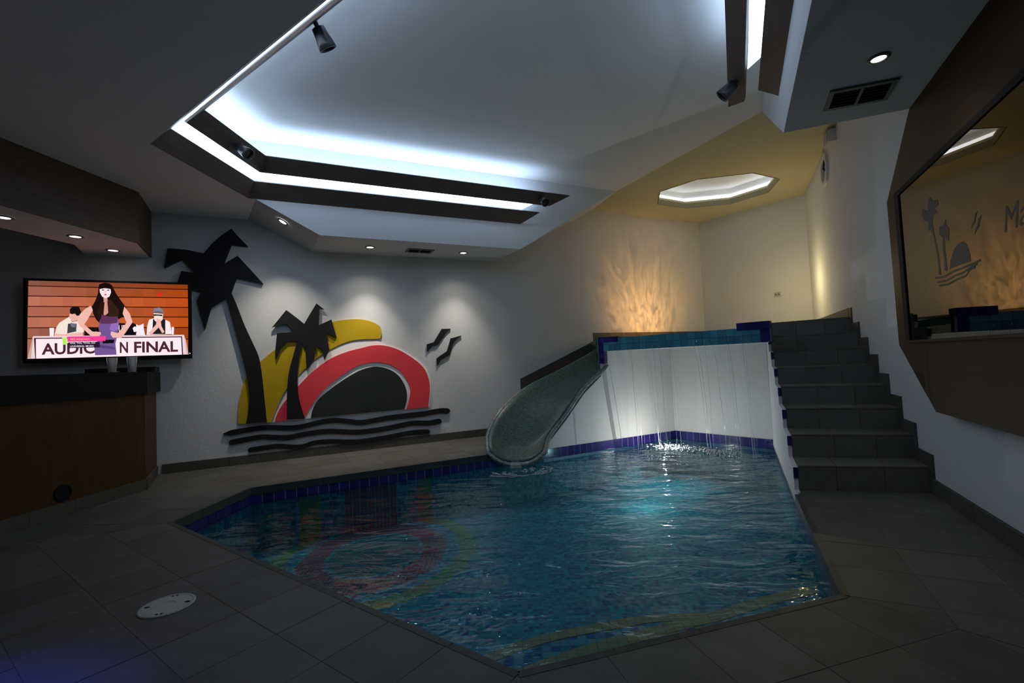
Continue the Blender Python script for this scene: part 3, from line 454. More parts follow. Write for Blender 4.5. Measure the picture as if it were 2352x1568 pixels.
# ---------------------------------------------------------------- floor, built tile by tile around the pool
PA, PB, PV = Vector((-2.664, 3.616)), Vector((-2.600, 4.595)), Vector((2.395, 7.118))
PW, PE, PF = Vector((3.278, 6.042)), Vector((1.427, 2.132)), Vector((-0.031, 1.704))
PD = Vector((2.114, 3.617)); POOL = [PA, PB, PV, PW, PE, PF]
def outn(a, b):
    d = (b - a).normalized(); n = Vector((d.y, -d.x)); c = sum(POOL, Vector((0, 0))) / 6
    return n if (a - c).dot(n) > 0 else -n
n_w, n_m, n_r, n_n, n_l = outn(PA, PB), outn(PB, PV), outn(PW, PE), outn(PE, PF), outn(PF, PA)
BARF = Vector((-3.755, 4.1)); bard = Vector((0.0993, 0.995)); barn = Vector((0.995, -0.0993))
def bis(p, na, nb, side):
    b = (na + nb).normalized(); n = Vector((b.y, -b.x))
    return (p, n if n.dot(side) > 0 else -n)
SECT = {
 'left': (PF, (PA - PF).normalized(), n_l, [(PF, n_l), bis(PF, n_n, n_l, n_l - n_n), bis(PA, n_l, n_w, n_l - n_w)]),
 'near': (PF, (PE - PF).normalized(), n_n, [(PF, n_n), bis(PF, n_n, n_l, n_n - n_l), bis(PE, n_n, n_r, n_n - n_r)]),
 'right': (PE, (PW - PE).normalized(), n_r, [(PE, n_r), bis(PE, n_n, n_r, n_r - n_n), (Vector((2.231, 3.743)), Vector((-0.25, -0.968)))]),
 'west': (PA, (PB - PA).normalized(), n_w, [(PA, n_w), bis(PA, n_l, n_w, n_w - n_l), bis(PB, n_w, n_m, n_w - n_m)]),
 'mural': (PB, (PV - PB).normalized(), n_m, [(PB, n_m), bis(PB, n_w, n_m, n_m - n_w), (Vector((1.25, 6.6)), Vector((-0.9, -0.437)))]),
}
ROOM2 = [(Vector((M0.x, M0.y)), Vector((NM.x, NM.y))), (Vector((WB.x, WB.y)), Vector((NR.x, NR.y))), (Vector((0, YF)), Vector((0, 1))), (BARF, barn)]
base = []
for nm, (o, a, b, hp) in SECT.items():
    poly = [(-9, -3), (9, -3), (9, 12), (-9, 12)]
    for p, n in hp + ROOM2[:3]: poly = clip(poly, p, n)
    base.append(prism(poly, -0.10, -0.0015))
floor = struct('floor', join(*base), M['grout'])
TS = 0.338
nt = 0
for nm, (o, a, b, hp) in SECT.items():
    for i in range(-14, 26):
        for j in range(0, 7):
            g = 0.0014
            q = [o + a * (i*TS + x) + b * (j*TS + y) for x, y in ((g, g), (TS-g, g), (TS-g, TS-g), (g, TS-g))]
            poly = [tuple(p) for p in q]
            c = sum(q, Vector((0, 0))) / 4
            if c.y < 1.25 - 0.25 or c.x < -4.0: continue
            if c.y < 1.45 and abs(c.x) > 2.4: continue
            for p, n in hp + ROOM2: 
                poly = clip(poly, p + n * (0.0014 if n not in (n_l, n_n, n_r, n_w, n_m) else 0), n)
                if len(poly) < 3: break
            if len(poly) < 3 or abs(area2(poly)) < 0.004: continue
            part('tile', prism(poly, -0.012, 0.0 + random.uniform(-0.0006, 0.0006)), M['deck'], floor); nt += 1

def tile_run(name, O, U, N, s0, s1, z0, z1, L, m, parent, thick=0.012, gap=0.003):
    """a run of upright tiles along a wall, one object each"""
    n = max(1, round((s1 - s0) / L)); w = (s1 - s0) / n
    O = Vector((O[0], O[1], 0)); U = Vector((U[0], U[1], 0)); N = Vector((N[0], N[1], 0))
    po = origin(parent)
    me = mesh(name, *plane_prism([(gap/2, z0), (w-gap/2, z0), (w-gap/2, z1), (gap/2, z1)], (0, 0, 0), U, N, 0, thick), m)
    for i in range(n): ob(name, me, parent, O + U * (s0 + i*w) - po)
# skirting of the two long walls
bb = struct('baseboard_left', plane_prism([(-0.03, 0), (5.0, 0), (5.0, 0.108), (-0.03, 0.108)], M0, UM, NM, 0, 0.006), M['grout'])
tile_run('tile', M0 + NM*0.004, UM, NM, -0.03, 5.0, 0.0, 0.105, TS, M['skirt'], bb)
bb = struct('baseboard_right', plane_prism([(sF, 0), (-0.02, 0), (-0.02, 0.113), (sF, 0.113)], WB, WR, NR, 0, 0.006), M['grout'])
tile_run('tile', WB + NR*0.004, WR, NR, -2.4, -0.02, 0.0, 0.11, TS, M['skirt'], bb)

# ---------------------------------------------------------------- swimming pool
WZ = -0.15
pool = thing('swimming_pool', 'sunken blue mosaic swimming pool filling the middle of the room', 'pool', (-0.2, 3.8, 0))
PD3 = -0.62
vv = [(p.x, p.y, 0.0) for p in POOL] + [(p.x, p.y, PD3) for p in POOL]
ff = [(i, (i+1) % 6, 6+(i+1) % 6, 6+i) for i in range(6)] + [tuple(range(6, 12))]
part('shell', (vv, ff), M['pool'], pool)
# two curved underwater benches along the near edge, each with a sandy edging
for nm, pts, z in (('bench', [(-0.03, 1.99), (0.31, 2.15), (0.556, 2.235), (0.824, 2.33), (1.0, 2.38), (1.30, 2.50), (1.62, 2.60)], -0.24),
                   ('bench', [(-0.55, 2.10), (-0.36, 2.40), (-0.16, 2.55), (0.114, 2.68), (0.407, 2.755), (0.71, 2.82), (1.0, 2.82), (1.386, 2.84), (1.71, 2.93)], -0.42)):
    cur = [Vector((p[0], p[1])) - n_n*(0.11 if z > -0.3 else 0.0) for p in crom([(x, y, 0) for x, y in pts], 5)]
    inn = [p + n_n * 0.078 for p in cur]
    back = [tuple(PE), tuple(PF)]
    top = [tuple(p) for p in inn]
    bench = part(nm, prism(top + [tuple(Vector(top[-1]) + n_n*0.4), tuple(PE), tuple(PF)], PD3, z), M['bench'], pool)
    e = [tuple(p) for p in cur] + [tuple(p) for p in inn[::-1]]
    part('bench_edge', prism(e, PD3, z + 0.004), M['beige'], bench)
# coping stones and the band of cobalt tiles under them
def edge_band(p, q, n, z0, z1, coping=True, L=0.1):
    d = (q - p).normalized(); ln = (q - p).length
    if coping:
        k = max(1, round(ln / (TS))); w = ln / k
        for i in range(k):
            a, b = p + d*(i*w + 0.0015), p + d*((i+1)*w - 0.0015)
            part('coping_stone', prism([tuple(a + n*0.02), tuple(b + n*0.02), tuple(b - n*0.014), tuple(a - n*0.014)], -0.07, 0.0015), M['coping'], pool)
    tile_run('waterline_tile', p, d, -n, 0, ln, z0, z1, L, M['blue'], pool, 0.008, 0.006)
    part('tile_grout', plane_prism([(0, z0), (ln, z0), (ln, z1+0.004), (0, z1+0.004)], (p.x, p.y, 0), (d.x, d.y, 0), (-n.x, -n.y, 0), 0, 0.004), M['joint'], pool)
SL0 = Vector((0.30, 6.06))
edge_band(PA, PB, n_w, -0.16, -0.073); edge_band(PB, SL0, n_m, -0.16, -0.073)
edge_band(PE, PD, n_r, -0.16, -0.073); edge_band(PF, PE, n_n, -0.16, -0.073); edge_band(PA, PF, n_l, -0.16, -0.073)
edge_band(SL0, PV, n_m, -0.16, -0.035, False); edge_band(PV, PW, outn(PV, PW), -0.16, -0.035, False)
edge_band(PW, PD, n_r, -0.16, -0.10, False)
# water surface
g = 0.045; cen = sum(POOL, Vector((0, 0))) / 6
EP = [(p + (p - cen).normalized() * 0.05) for p in POOL]
def inside(x, y):
    for i in range(6):
        a, b = EP[i], EP[(i+1) % 6]; n = outn(POOL[i], POOL[(i+1) % 6])
        if (Vector((x, y)) - a).dot(n) > 0: return False
    return True
def ripple(x, y):
    h = 0.0045 * noise.noise((x*2.2, y*4.2, 0.3)) + 0.0035 * noise.noise((x*5.0, y*7.5, 1.7))
    dsp = math.hypot(x - 2.2, y - 6.3); dsl = math.hypot(x + 0.02, y - 5.45)
    h += 0.0045 * math.sin(dsp * 17 + 2*noise.noise((x*2, y*2, 5))) * math.exp(-dsp * 0.45)
    h += 0.006 * math.sin(dsl * 30) * math.exp(-dsl * 3.0)
    return h
idx, V, Fc = {}, [], []
nx, ny = int(6.4/g), int(5.9/g)
for i in range(nx):
    for j in range(ny):
        x, y = -2.85 + i*g, 1.5 + j*g
        if not inside(x + g/2, y + g/2): continue
        q = []
        for di, dj in ((0, 0), (1, 0), (1, 1), (0, 1)):
            k = (i+di, j+dj)
            if k not in idx:
                idx[k] = len(V); X, Y = -2.85 + k[0]*g, 1.5 + k[1]*g; V.append((X, Y, WZ + ripple(X, Y)))
            q.append(idx[k])
        Fc.append(tuple(q))
wat = part('pool_water', (V, Fc), M['water'], smooth=True)
tag(wat, 'rippled teal water filling the swimming pool', 'water'); wat['kind'] = 'stuff'

# ---------------------------------------------------------------- raised landing with the water basin, and the niche below
land = thing('waterfall_platform', 'white raised platform with blue tiled spillway behind the pool', 'platform', (2.6, 7.0, 0))
LP, RP = Vector((1.21, 6.52)), Vector((2.83, 5.12))
pl = [tuple(PV), tuple(CORN.xy), tuple(mur(6.05).xy), (1.362, 7.4), (1.36, 6.8), tuple(LP)]
part('landing', prism(pl, 0, 1.385), M['plaster'], land)
pr = [tuple(PV), tuple(PW), (3.299, 5.977), (3.42, 6.25), tuple(CORN2.xy), tuple(CORN.xy)]
part('landing', prism(pr, 0, 1.385), M['plaster'], land)
part('landing', prism([(3.299, 5.977), tuple(rwl(2.12).xy), tuple(CORN2.xy), (3.42, 6.25)], 0, 1.453), M['plaster'], land)
dM = (PV - PB).normalized()
# wall under the slide rim, and the two niche walls
def on_pool(x): return (x - PB.x) / dM.x
pts = [(0.33, -0.2), (0.431, 0.06), (0.672, 0.31), (0.941, 0.63), (1.215, 0.86), (1.215, 1.2), (2.395, 1.2), (2.395, -0.2)]
part('niche_wall', plane_prism([(on_pool(x), z) for x, z in pts], (PB.x, PB.y, 0), (dM.x, dM.y, 0), (n_m.x, n_m.y, 0), -0.004, 0.025), M['plaster'], land)
dV = (PW - PV).normalized(); nV = outn(PV, PW); lv = (PW - PV).length
part('niche_wall', plane_prism([(0, -0.2), (lv, -0.2), (lv, 1.2), (0, 1.2)], (PV.x, PV.y, 0), (dV.x, dV.y, 0), (-nV.x, -nV.y, 0), -0.08, 0.004), M['plaster'], land)
part('niche_panel', plane_prism([(0.0, 0.62), (lv, 0.62), (lv, 1.2), (0.0, 1.2)], (PV.x, PV.y, 0), (dV.x, dV.y, 0), (-nV.x, -nV.y, 0), 0.0, 0.008), M['plaster'], land)
bs = part('basin', prism([tuple(LP), tuple(PV), tuple(PW), tuple(RP)], 1.20, 1.285), M['plaster'], land)
# spillway front: two courses of wet tiles, cobalt tiles at both ends
dL = (RP - LP).normalized(); nL = Vector((dL.y, -dL.x)); nL = nL if nL.y < 0 else -nL; ll = (RP - LP).length
fr_ = part('spillway', plane_prism([(0, 1.197), (ll, 1.197), (ll, 1.367), (0, 1.367)], (LP.x, LP.y, 0), (dL.x, dL.y, 0), (nL.x, nL.y, 0), -0.03, 0.0), M['joint'], land)
for z0, z1 in ((1.200, 1.283), (1.286, 1.370)):
    tile_run('spillway_tile', LP, dL, nL, 0.07, ll - 0.10, z0, z1, 0.09, M['teal'], fr_, 0.010, 0.003)
def blue_block(nm, O, U, N, cols, rows, ts, z0, back=0.08):
    U = Vector((U[0], U[1], 0)); N = Vector((N[0], N[1], 0)); O = Vector((O[0], O[1], 0))
    b = part(nm, plane_prism([(0, z0), (cols*ts, z0), (cols*ts, z0+rows*ts), (0, z0+rows*ts)], O, U, N, -back, 0), M['navy'], land)
    for r in range(rows): tile_run('tile', O, U, N, 0, cols*ts, z0 + r*ts + 0.002, z0 + (r+1)*ts - 0.002, ts, M['blue'], b, 0.008, 0.004)
blue_block('end_post', LP, dL, nL, 1, 5, 0.073, 1.025)
blue_block('end_post', LP + dL*(ll-0.10), dL, nL, 1, 2, 0.098, 1.198)
blue_block('end_cap', LP + dL*(ll-0.34) + nL*0.012, dL, nL, 4, 1, 0.085, 1.345, 0.10)
blue_block('end_cap', LP + dL*0.075 + nL*0.006, dL, nL, 3, 1, 0.075, 1.315, 0.06)
# tiled inner parapet behind the spillway
lpv = (PV - LP).length
blue_block('parapet', LP, dM, -n_m, int(lpv/0.085), 1, 0.085, 1.310, 0.05)
part('basin_water', prism([tuple(LP + nL*-0.02), tuple(PV), tuple(PW), tuple(RP + nL*-0.02)], 1.286, 1.366), M['water'], bs)
# skirting around the landing
sk = part('skirting', plane_prism([(6.1, 1.385), (sC, 1.385), (sC, 1.548), (6.1, 1.548)], M0, UM, NM, 0, 0.005), M['grout'], land)
tile_run('tile', M0 + NM*0.004, UM, NM, 6.1, sC, 1.388, 1.545, TS, M['skirt'], sk)
tile_run('tile', CORN + NB*0.004, UB, NB, 0.0, Lb, 1.456, 1.545, TS, M['skirt'], sk)
tile_run('tile', WB + WR*2.15 + NR*0.004, WR, NR, 0.0, sR - 2.15, 1.456, 1.56, TS, M['skirt'], sk)
# sloping skirting above the slide
v = []
O3 = []
for i in range(5):
    s0, s1 = 4.641 + i*0.3102 + 0.0015, 4.641 + (i+1)*0.3102 - 0.0015
    zt = lambda s: 0.833 + (s - 4.641) * 0.3907; zb = lambda s: 0.659 + (s - 4.641) * 0.3959
    part('slope_tile', plane_prism([(s0, zb(s0)), (s1, zb(s1)), (s1, zt(s1)), (s0, zt(s0))], M0, UM, NM, 0, 0.014), M['skirt'], sk)
part('slope_tile', plane_prism([(4.641, 0.48), (4.70, 0.50), (4.70, 0.70), (4.641, 0.83)], M0, UM, NM, 0, 0.016), M['skirt'], sk)

# ---------------------------------------------------------------- staircase
stairs = thing('staircase', 'grey tiled staircase of eight steps rising between pool and right wall', 'staircase', (2.7, 3.9, 0))
ZS = [0.0, 0.189, 0.379, 0.563, 0.742, 0.920, 1.097, 1.274, 1.455]
dS = (PW - PD).normalized()
SLp = [PD + n_r*0.03 + dS*(0.151 + 0.3555*(i-1)) for i in range(1, 10)]
SRp = [Vector((WB.x, WB.y)) + Vector((WR.x, WR.y))*(0.0 + 0.303*(i-1)) for i in range(1, 10)]
for i in range(8):
    a, b, c, d = SLp[i], SRp[i], SRp[i+1], SLp[i+1]
    z0, z1 = ZS[i], ZS[i+1]
    fwd = (b - a).normalized(); nf = Vector((fwd.y, -fwd.x)); nf = nf if nf.y < 0 else -nf
    st = part('step', prism([tuple(a), tuple(b), tuple(c), tuple(d)], 0 if i == 0 else z0 - 0.15, z1 - 0.012), M['nosing'], stairs)
    w = (b - a).length; k = 3
    off = [0, 0.36, 0.70, 1.0] if i % 2 else [0, 0.30, 0.66, 1.0]
    for t_ in range(k):
        s0, s1 = w*off[t_] + 0.002, w*off[t_+1] - 0.002
        part('riser_tile', plane_prism([(s0, z0 + 0.001), (s1, z0 + 0.001), (s1, z1 - 0.016), (s0, z1 - 0.016)], (a.x, a.y, 0), (fwd.x, fwd.y, 0), (nf.x, nf.y, 0), 0, 0.010), M['stair'], st)
        p0, p1 = a.lerp(b, off[t_]) + fwd*0.002, a.lerp(b, off[t_+1]) - fwd*0.002
        q0, q1 = d.lerp(c, off[t_]) + fwd*0.002, d.lerp(c, off[t_+1]) - fwd*0.002
        part('tread_tile', prism([tuple(p0 + nf*0.010), tuple(p1 + nf*0.010), tuple(q1 + nf*0.012), tuple(q0 + nf*0.012)], z1 - 0.012, z1), M['stair'], st)
    # stepped skirting on the wall
    s0 = 0.303*i
    part('skirting_tile', plane_prism([(s0 - 0.085, z0), (s0, z0), (s0, z1), (s0 + 0.216, z1), (s0 + 0.216, z1 + 0.10), (s0 - 0.085, z1 + 0.10)], WB, WR, NR, 0, 0.013), M['skirt'], st)
# white string wall on the pool side, with cobalt tiles at the step ends
pts = [(-0.01, -0.2)]
for i in range(8):
    s = 0.151 + 0.3555*i
    pts += [(s - 0.012, ZS[i] + (0.0 if i else 0.0)), (s - 0.012, ZS[i+1] - 0.014)]
pts += [(2.70, 1.44), (2.70, -0.2)]
pts = [(-0.01, -0.2), (-0.01, 0.0)] + pts[1:]
sw = part('string_wall', plane_prism(pts, (PD.x, PD.y, 0), (dS.x, dS.y, 0), (-n_r.x, -n_r.y, 0), -0.030, 0.0), M['plaster'], stairs)
for i in range(8):
    s = 0.151 + 0.3555*i
    part('edge_tile', plane_prism([(s - 0.022, ZS[i+1] - 0.095), (s - 0.012, ZS[i+1] - 0.095), (s - 0.012, ZS[i+1] - 0.014), (s - 0.022, ZS[i+1] - 0.014)], (PD.x, PD.y, 0), (dS.x, dS.y, 0), (-n_r.x, -n_r.y, 0), -0.030, 0.002), M['navy'], sw)

# ---------------------------------------------------------------- water slide
slide = thing('water_slide', 'curved green mosaic water slide running down into the pool', 'slide', (0.5, 6.4, 0))
Lr = crom([(1.40, 7.42, 1.255), (1.016, 7.20, 1.074), (0.654, 7.00, 0.914), (0.147, 6.60, 0.708), (-0.191, 6.20, 0.46), (-0.355, 5.95, 0.20), (-0.347, 5.72, 0.02)], 6)
Rr = crom([(1.45, 6.78, 1.12), (1.33, 6.62, 1.015), (1.235, 6.52, 0.930), (0.941, 6.37, 0.70), (0.672, 6.235, 0.388), (0.431, 6.06, 0.135), (0.335, 5.70, 0.0)], 6)
NSL, NC = len(Lr), 14
V, Fc, UV = [], [], []
dist = 0.0
for i in range(NSL):
    if i: dist += ((Lr[i] + Rr[i])/2 - (Lr[i-1] + Rr[i-1])/2).length
    dep = 0.20 - 0.06 * i/(NSL-1)
    for k in range(NC + 1):
        u = k / NC; p = Lr[i].lerp(Rr[i], u)
        dn = dep * (1 - abs(2*u - 1) ** 2.6)
        V.append((p.x, p.y, p.z - dn)); UV.append((u * 0.85 + 0.12*(2*u-1)**3, dist))
for i in range(NSL - 1):
    for k in range(NC):
        a = i*(NC+1) + k; Fc.append((a, a+NC+1, a+NC+2, a+1))
hd_ = [(1.345, 6.70), (1.345, 8.02), (1.36, 8.03), (1.36, 6.70)]
part('headwall', prism(hd_, 0.85, 1.387), M['slide_plain'], slide)
part('headwall', prism([(1.170, 6.535), (1.330, 6.83), (1.352, 6.82), (1.200, 6.515)], 0.88, 1.387), M['slide_plain'], slide)
tr_ = part('trough', (V, Fc), M['slide'], slide, smooth=True, uvs=UV)
md = tr_.modifiers.new('thickness', 'SOLIDIFY'); md.thickness = 0.05; md.offset = -1 if False else 1
# tiled rim running down one side, around the mouth and up the other
end = [Lr[-1].lerp(Rr[-1], k/NC) + Vector((0, -0.012, -(0.14) * (1 - abs(2*k/NC - 1) ** 2.6))) for k in range(1, NC)]
path = [p.copy() for p in Lr] + end + [p.copy() for p in Rr[::-1]]
nv = 10
V, Fc, UV = [], [], []; ln = 0
for i, p in enumerate(path):
    d = (path[min(i+1, len(path)-1)] - path[max(i-1, 0)]).normalized(); a = d.cross(Vector((0, 0, 1))); a = a.normalized() if a.length > 0.05 else Vector((0, 1, 0)); b = a.cross(d)
    if i: ln += (p - path[i-1]).length
    for k in range(nv + 1):
        th = 2*math.pi*k/nv; V.append(p + a*math.cos(th)*0.032 + b*math.sin(th)*0.030); UV.append((k*0.02, ln))
for i in range(len(path) - 1):
    for k in range(nv): q = i*(nv+1)+k; Fc.append((q, q+1, q+nv+2, q+nv+1))
part('rim', (V, Fc), M['sliderim'], slide, smooth=True, uvs=UV)
# masonry under the upper run
V, Fc = [], []
for i in range(0, NSL - 9):
    l, r = Lr[i].lerp(Rr[i], 0.06), Rr[i].lerp(Lr[i], 0.10)
    zt = min(l.z, r.z) - 0.10 if i < 3 else min(l.z, r.z) - 0.22
    zt = max(zt, 0.03)
    V += [(l.x, l.y, 0), (r.x, r.y, 0), (r.x, r.y, zt), (l.x, l.y, max(zt, l.z - 0.22))]
n4 = len(V)//4
for i in range(n4 - 1):
    for k in range(4): Fc.append((i*4+k, i*4+(k+1) % 4, i*4+4+(k+1) % 4, i*4+4+k))
Fc += [(3, 2, 1, 0), tuple(range(n4*4-4, n4*4))]
part('plinth', (V, Fc), M['plaster'], slide)
# trickle leaving the mouth of the slide
V, Fc = [], []
for i in range(8):
    t_ = i/7; y = 5.70 - 0.14*t_; z = -0.10 - 0.05*t_*t_; w = 0.05 + 0.02*t_
    V += [(-0.02 - w, y, z + 0.006), (-0.02, y - 0.02, z + 0.012), (-0.02 + w, y, z + 0.006)]
for i in range(7):
    a = i*3; Fc += [(a, a+1, a+4, a+3), (a+1, a+2, a+5, a+4)]
tk = part('slide_trickle', (V, Fc), M['sheet2'], smooth=True); tag(tk, 'thin trickle of water leaving the mouth of the slide', 'water'); tk['kind'] = 'stuff'

R = random.Random(5)
parts_ = []
for i in range(46):
    th = R.uniform(-2.9, 0.2); rr = R.choice((0.10, 0.17, 0.24, 0.31)) + R.gauss(0, 0.015)
    n_ = R.randint(4, 9); w_ = R.uniform(0.003, 0.006); pa = []
    for k in range(n_):
        a = th + k * R.uniform(0.05, 0.09); q = rr + 0.012*math.sin(k*1.3 + i)
        pa.append((-0.02 + 1.25*q*math.cos(a), 5.48 + q*math.sin(a), WZ + 0.006))
    parts_.append(tube(pa, [w_ * (0.3 + math.sin(math.pi*(k+0.5)/n_)) for k in range(n_)], 5))
o = part('slide_foam', join(*parts_), M['foam'], smooth=True); tag(o, 'broken rings of pale foam on the water below the slide mouth', 'foam'); o['kind'] = 'stuff'

# ---------------------------------------------------------------- waterfall: thin streams off the spillway, spray where they land
R = random.Random(11)
parts_ = []
for i in range(20):
    s = 0.40 + (ll - 0.62) * (i + R.random()) / 20
    if R.random() < 0.2: continue
    p = LP + dL*s + nL*0.014; q = p - nL * R.uniform(0.05, 0.30)
    path = [(p.x, p.y, 1.26)] + [(p.x + (q.x-p.x)*t_**0.5 + R.uniform(-.006, .006), p.y + (q.y-p.y)*t_**0.5, 1.2 - 1.33*t_) for t_ in (0.02, 0.15, 0.3, 0.45, 0.6, 0.75, 0.88, 1.0)]
    r0 = R.uniform(0.0022, 0.005)
    parts_.append(tube(path, [r0 * (1 - 0.35*k/9) * R.uniform(0.6, 1.25) for k in range(len(path))], 5))
o = part('waterfall', join(*parts_), M['fall'], smooth=True); tag(o, 'thin curtain of falling water streams under the tiled spillway', 'waterfall'); o['kind'] = 'stuff'
parts_ = []
for s0, s1 in ((0.22, 0.36), (0.62, 0.95), (1.0, 1.3), (1.36, 1.75), (1.8, 1.98)):
    V, Fc = [], []
    for i in range(9):
        t_ = i/8
        for s in (s0 + 0.03*t_, s1 - 0.10*t_):
            p = LP + dL*s - nL*(0.03 + 0.18*t_**0.5); V.append((p.x, p.y, 1.2 - 1.32*t_))
    for i in range(8): Fc.append((2*i, 2*i+1, 2*i+3, 2*i+2))
    parts_.append((V, Fc))
part('water_sheet', join(*parts_), M['sheet'], o)
parts_ = []
for i in range(420):
    t_ = R.random(); c = Vector((1.98, 6.52)).lerp(Vector((2.66, 5.80)), t_) + Vector((R.gauss(0, 0.09), R.gauss(0, 0.07)))
    r = R.uniform(0.004, 0.016) * (1.5 if t_ < 0.25 else 1)
    h = WZ + abs(R.gauss(0, 0.016)) * (1.5 if t_ < 0.2 else 1)
    parts_.append(lathe([(r*0.5, -r*0.5), (r, 0), (r*0.5, r*0.5)], (c.x, c.y, h), (0, 0, 1), 6))
o = part('splash_foam', join(*parts_), M['foam'], smooth=True); tag(o, 'white foam and drops where the waterfall hits the pool', 'foam'); o['kind'] = 'stuff'

# ---------------------------------------------------------------- two-tier light frame of dark boards in the raised ceiling
def lerp_tab(x, tab):
    if x <= tab[0][0]: return tab[0][1]
    for (a, va), (b, vb) in zip(tab, tab[1:]):
        if x <= b: return va + (vb-va)*(x-a)/(b-a)
    return tab[-1][1]
AM = [(0, .018), (.125, .276), (.22, .38), (.34, .66)]
AR = [(0, .16), (.125, .30), (.22, .58), (.34, .90)]
def perp_in(a, b, tgt=Vector((-0.5, 4.0, 0))):
    d = (b - a).normalized(); n = Vector((-d.y, d.x, 0)); return n if (tgt - a).dot(n) > 0 else -n
LNS = [(FA, US, NS), (C1, (K1 - C1).normalized(), perp_in(C1, K1)), (K1, (Q1 - K1).normalized(), perp_in(K1, Q1)),
       (Q1, (Q2 - Q1).normalized(), perp_in(Q1, Q2)), (RA, UR, NRS)]
def xsect(l1, l2, t_):
    p, d, n = l1; q, e, m = l2; p = p + n*t_; q = q + m*t_
    k = ((q - p).x*e.y - (q - p).y*e.x) / (d.x*e.y - d.y*e.x); return p + d*k
def ring(t_, z, cm=0.0, cr=0.0):
    pts = [FB + NS*t_ + US*(lerp_tab(t_, AM) - cm)] + [xsect(LNS[i], LNS[i+1], t_) for i in range(4)] + [RB + NRS*t_ + UR*(lerp_tab(t_, AR) - cr)]
    return [Vector((p.x, p.y, z)) for p in pts]
frame = thing('cove_light_frame', 'dark wood two-tier light frame glowing white around the raised ceiling', 'ceiling light', (-0.6, 4.2, 3.3))
def band(name, t0, z0, t1, z1, th, m, cm=0, cr=0):
    a, b = ring(t0, z0, cm, cr), ring(t1, z1, cm, cr)
    o = Vector((0, 0, 0)); dz = (t1 - t0); dt = (z1 - z0); L_ = math.hypot(dz, dt)
    ox, oz = -dt/L_*th, dz/L_*th            # outward and upward
    c, d = ring(t0 + ox, z0 + oz, cm, cr), ring(t1 + ox, z1 + oz, cm, cr)
    for i in range(5):
        part(name, loft([a[i], a[i+1], b[i+1], b[i]], [c[i], c[i+1], d[i+1], d[i]]), m, frame)
band('board', 0.0, 3.055, 0.125, 3.21, 0.018, M['wood'])
band('board', 0.22, 3.28, 0.34, 3.42, 0.018, M['wood'])
band('light_strip', 0.100, 3.236, 0.200, 3.296, 0.006, M['led'], 0.22, 0.42)
band('light_strip', 0.235, 3.372, 0.292, 3.424, 0.004, M['ledtop'], 0.30, 0.50)
def spotlamp(p, d, label):
    p = Vector(p); d = Vector(d).normalized()
    th = thing('spotlight', label, 'spotlight', tuple(p), 'spotlights on the ceiling light frame')
    part('bracket', tube([p - d*0.02, p + d*0.03], 0.016, 10), M['spot'], th)
    hd = part('housing', lathe([(0.030, 0.015), (0.042, 0.02), (0.047, 0.07), (0.056, 0.115), (0.060, 0.15), (0.054, 0.152), (0.050, 0.135)], p, d, 24, False), M['spot'], th, smooth=True)
    part('lens', lathe([(0.051, 0.132), (0.02, 0.137)], p, d, 24), M['black'], hd)
d_ = LNS[2]
spotlamp(d_[0] + d_[2]*0.33 + d_[1]*1.90 + Vector((0, 0, 3.385)), d_[2]*0.55 - Vector((0, 0, 0.8)), 'large looking black spotlight on the near edge of the ceiling light frame')
d_ = LNS[1]
spotlamp(d_[0] + d_[2]*0.28 + d_[1]*0.60 + Vector((0, 0, 3.345)), d_[2]*0.8 - Vector((0, 0, 0.6)), 'black spotlight on the short frame side facing the bar')
spotlamp(FB + NS*0.28 + US*0.22 + Vector((0, 0, 3.345)), NS*0.8 - Vector((0, 0, 0.6)), 'black spotlight at the palm wall end of the light frame')
spotlamp(RB + NRS*0.28 + UR*0.33 + Vector((0, 0, 3.345)), NRS*0.75 - Vector((0, 0, 0.65)), 'black spotlight at the staircase end of the light frame')

# ---------------------------------------------------------------- octagonal light over the landing
cx, cy = sum(p[0] for p in OCT8)/8, sum(p[1] for p in OCT8)/8
ol = thing('octagon_light', 'octagonal recessed ceiling light glowing above the landing', 'ceiling light', (cx, cy, CH))
grow = lambda k: [(cx + (x-cx)*k, cy + (y-cy)*k) for x, y in OCT8]
def ringwall(p, q, z0, z1):
    n = len(p); v = [(x, y, z0) for x, y in p] + [(x, y, z1) for x, y in q]
    return v, [(i, (i+1) % n, n+(i+1) % n, n+i) for i in range(n)]
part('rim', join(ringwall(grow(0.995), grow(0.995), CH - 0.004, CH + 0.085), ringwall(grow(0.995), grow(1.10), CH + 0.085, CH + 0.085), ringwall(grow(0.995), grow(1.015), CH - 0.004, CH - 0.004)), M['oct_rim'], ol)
part('recess_wall', ringwall(grow(1.10), grow(1.10), CH + 0.085, CH + 0.30), M['ceiling'], ol)
part('panel', ([(x, y, CH + 0.30) for x, y in grow(1.10)], [tuple(range(8))]), M['ceiling'], ol)
g1 = grow(1.09)
for i in range(8):
    a, b = Vector((*g1[i], 0)), Vector((*g1[(i+1) % 8], 0)); c = Vector((cx, cy, 0)); n = (c - (a+b)/2).normalized()*0.008
    v = [a + Vector((0, 0, CH+.10)), b + Vector((0, 0, CH+.10)), b + Vector((0, 0, CH+.19)), a + Vector((0, 0, CH+.19))]
    part('light_strip', loft(v, [p + n for p in v]), M['oct'], ol)

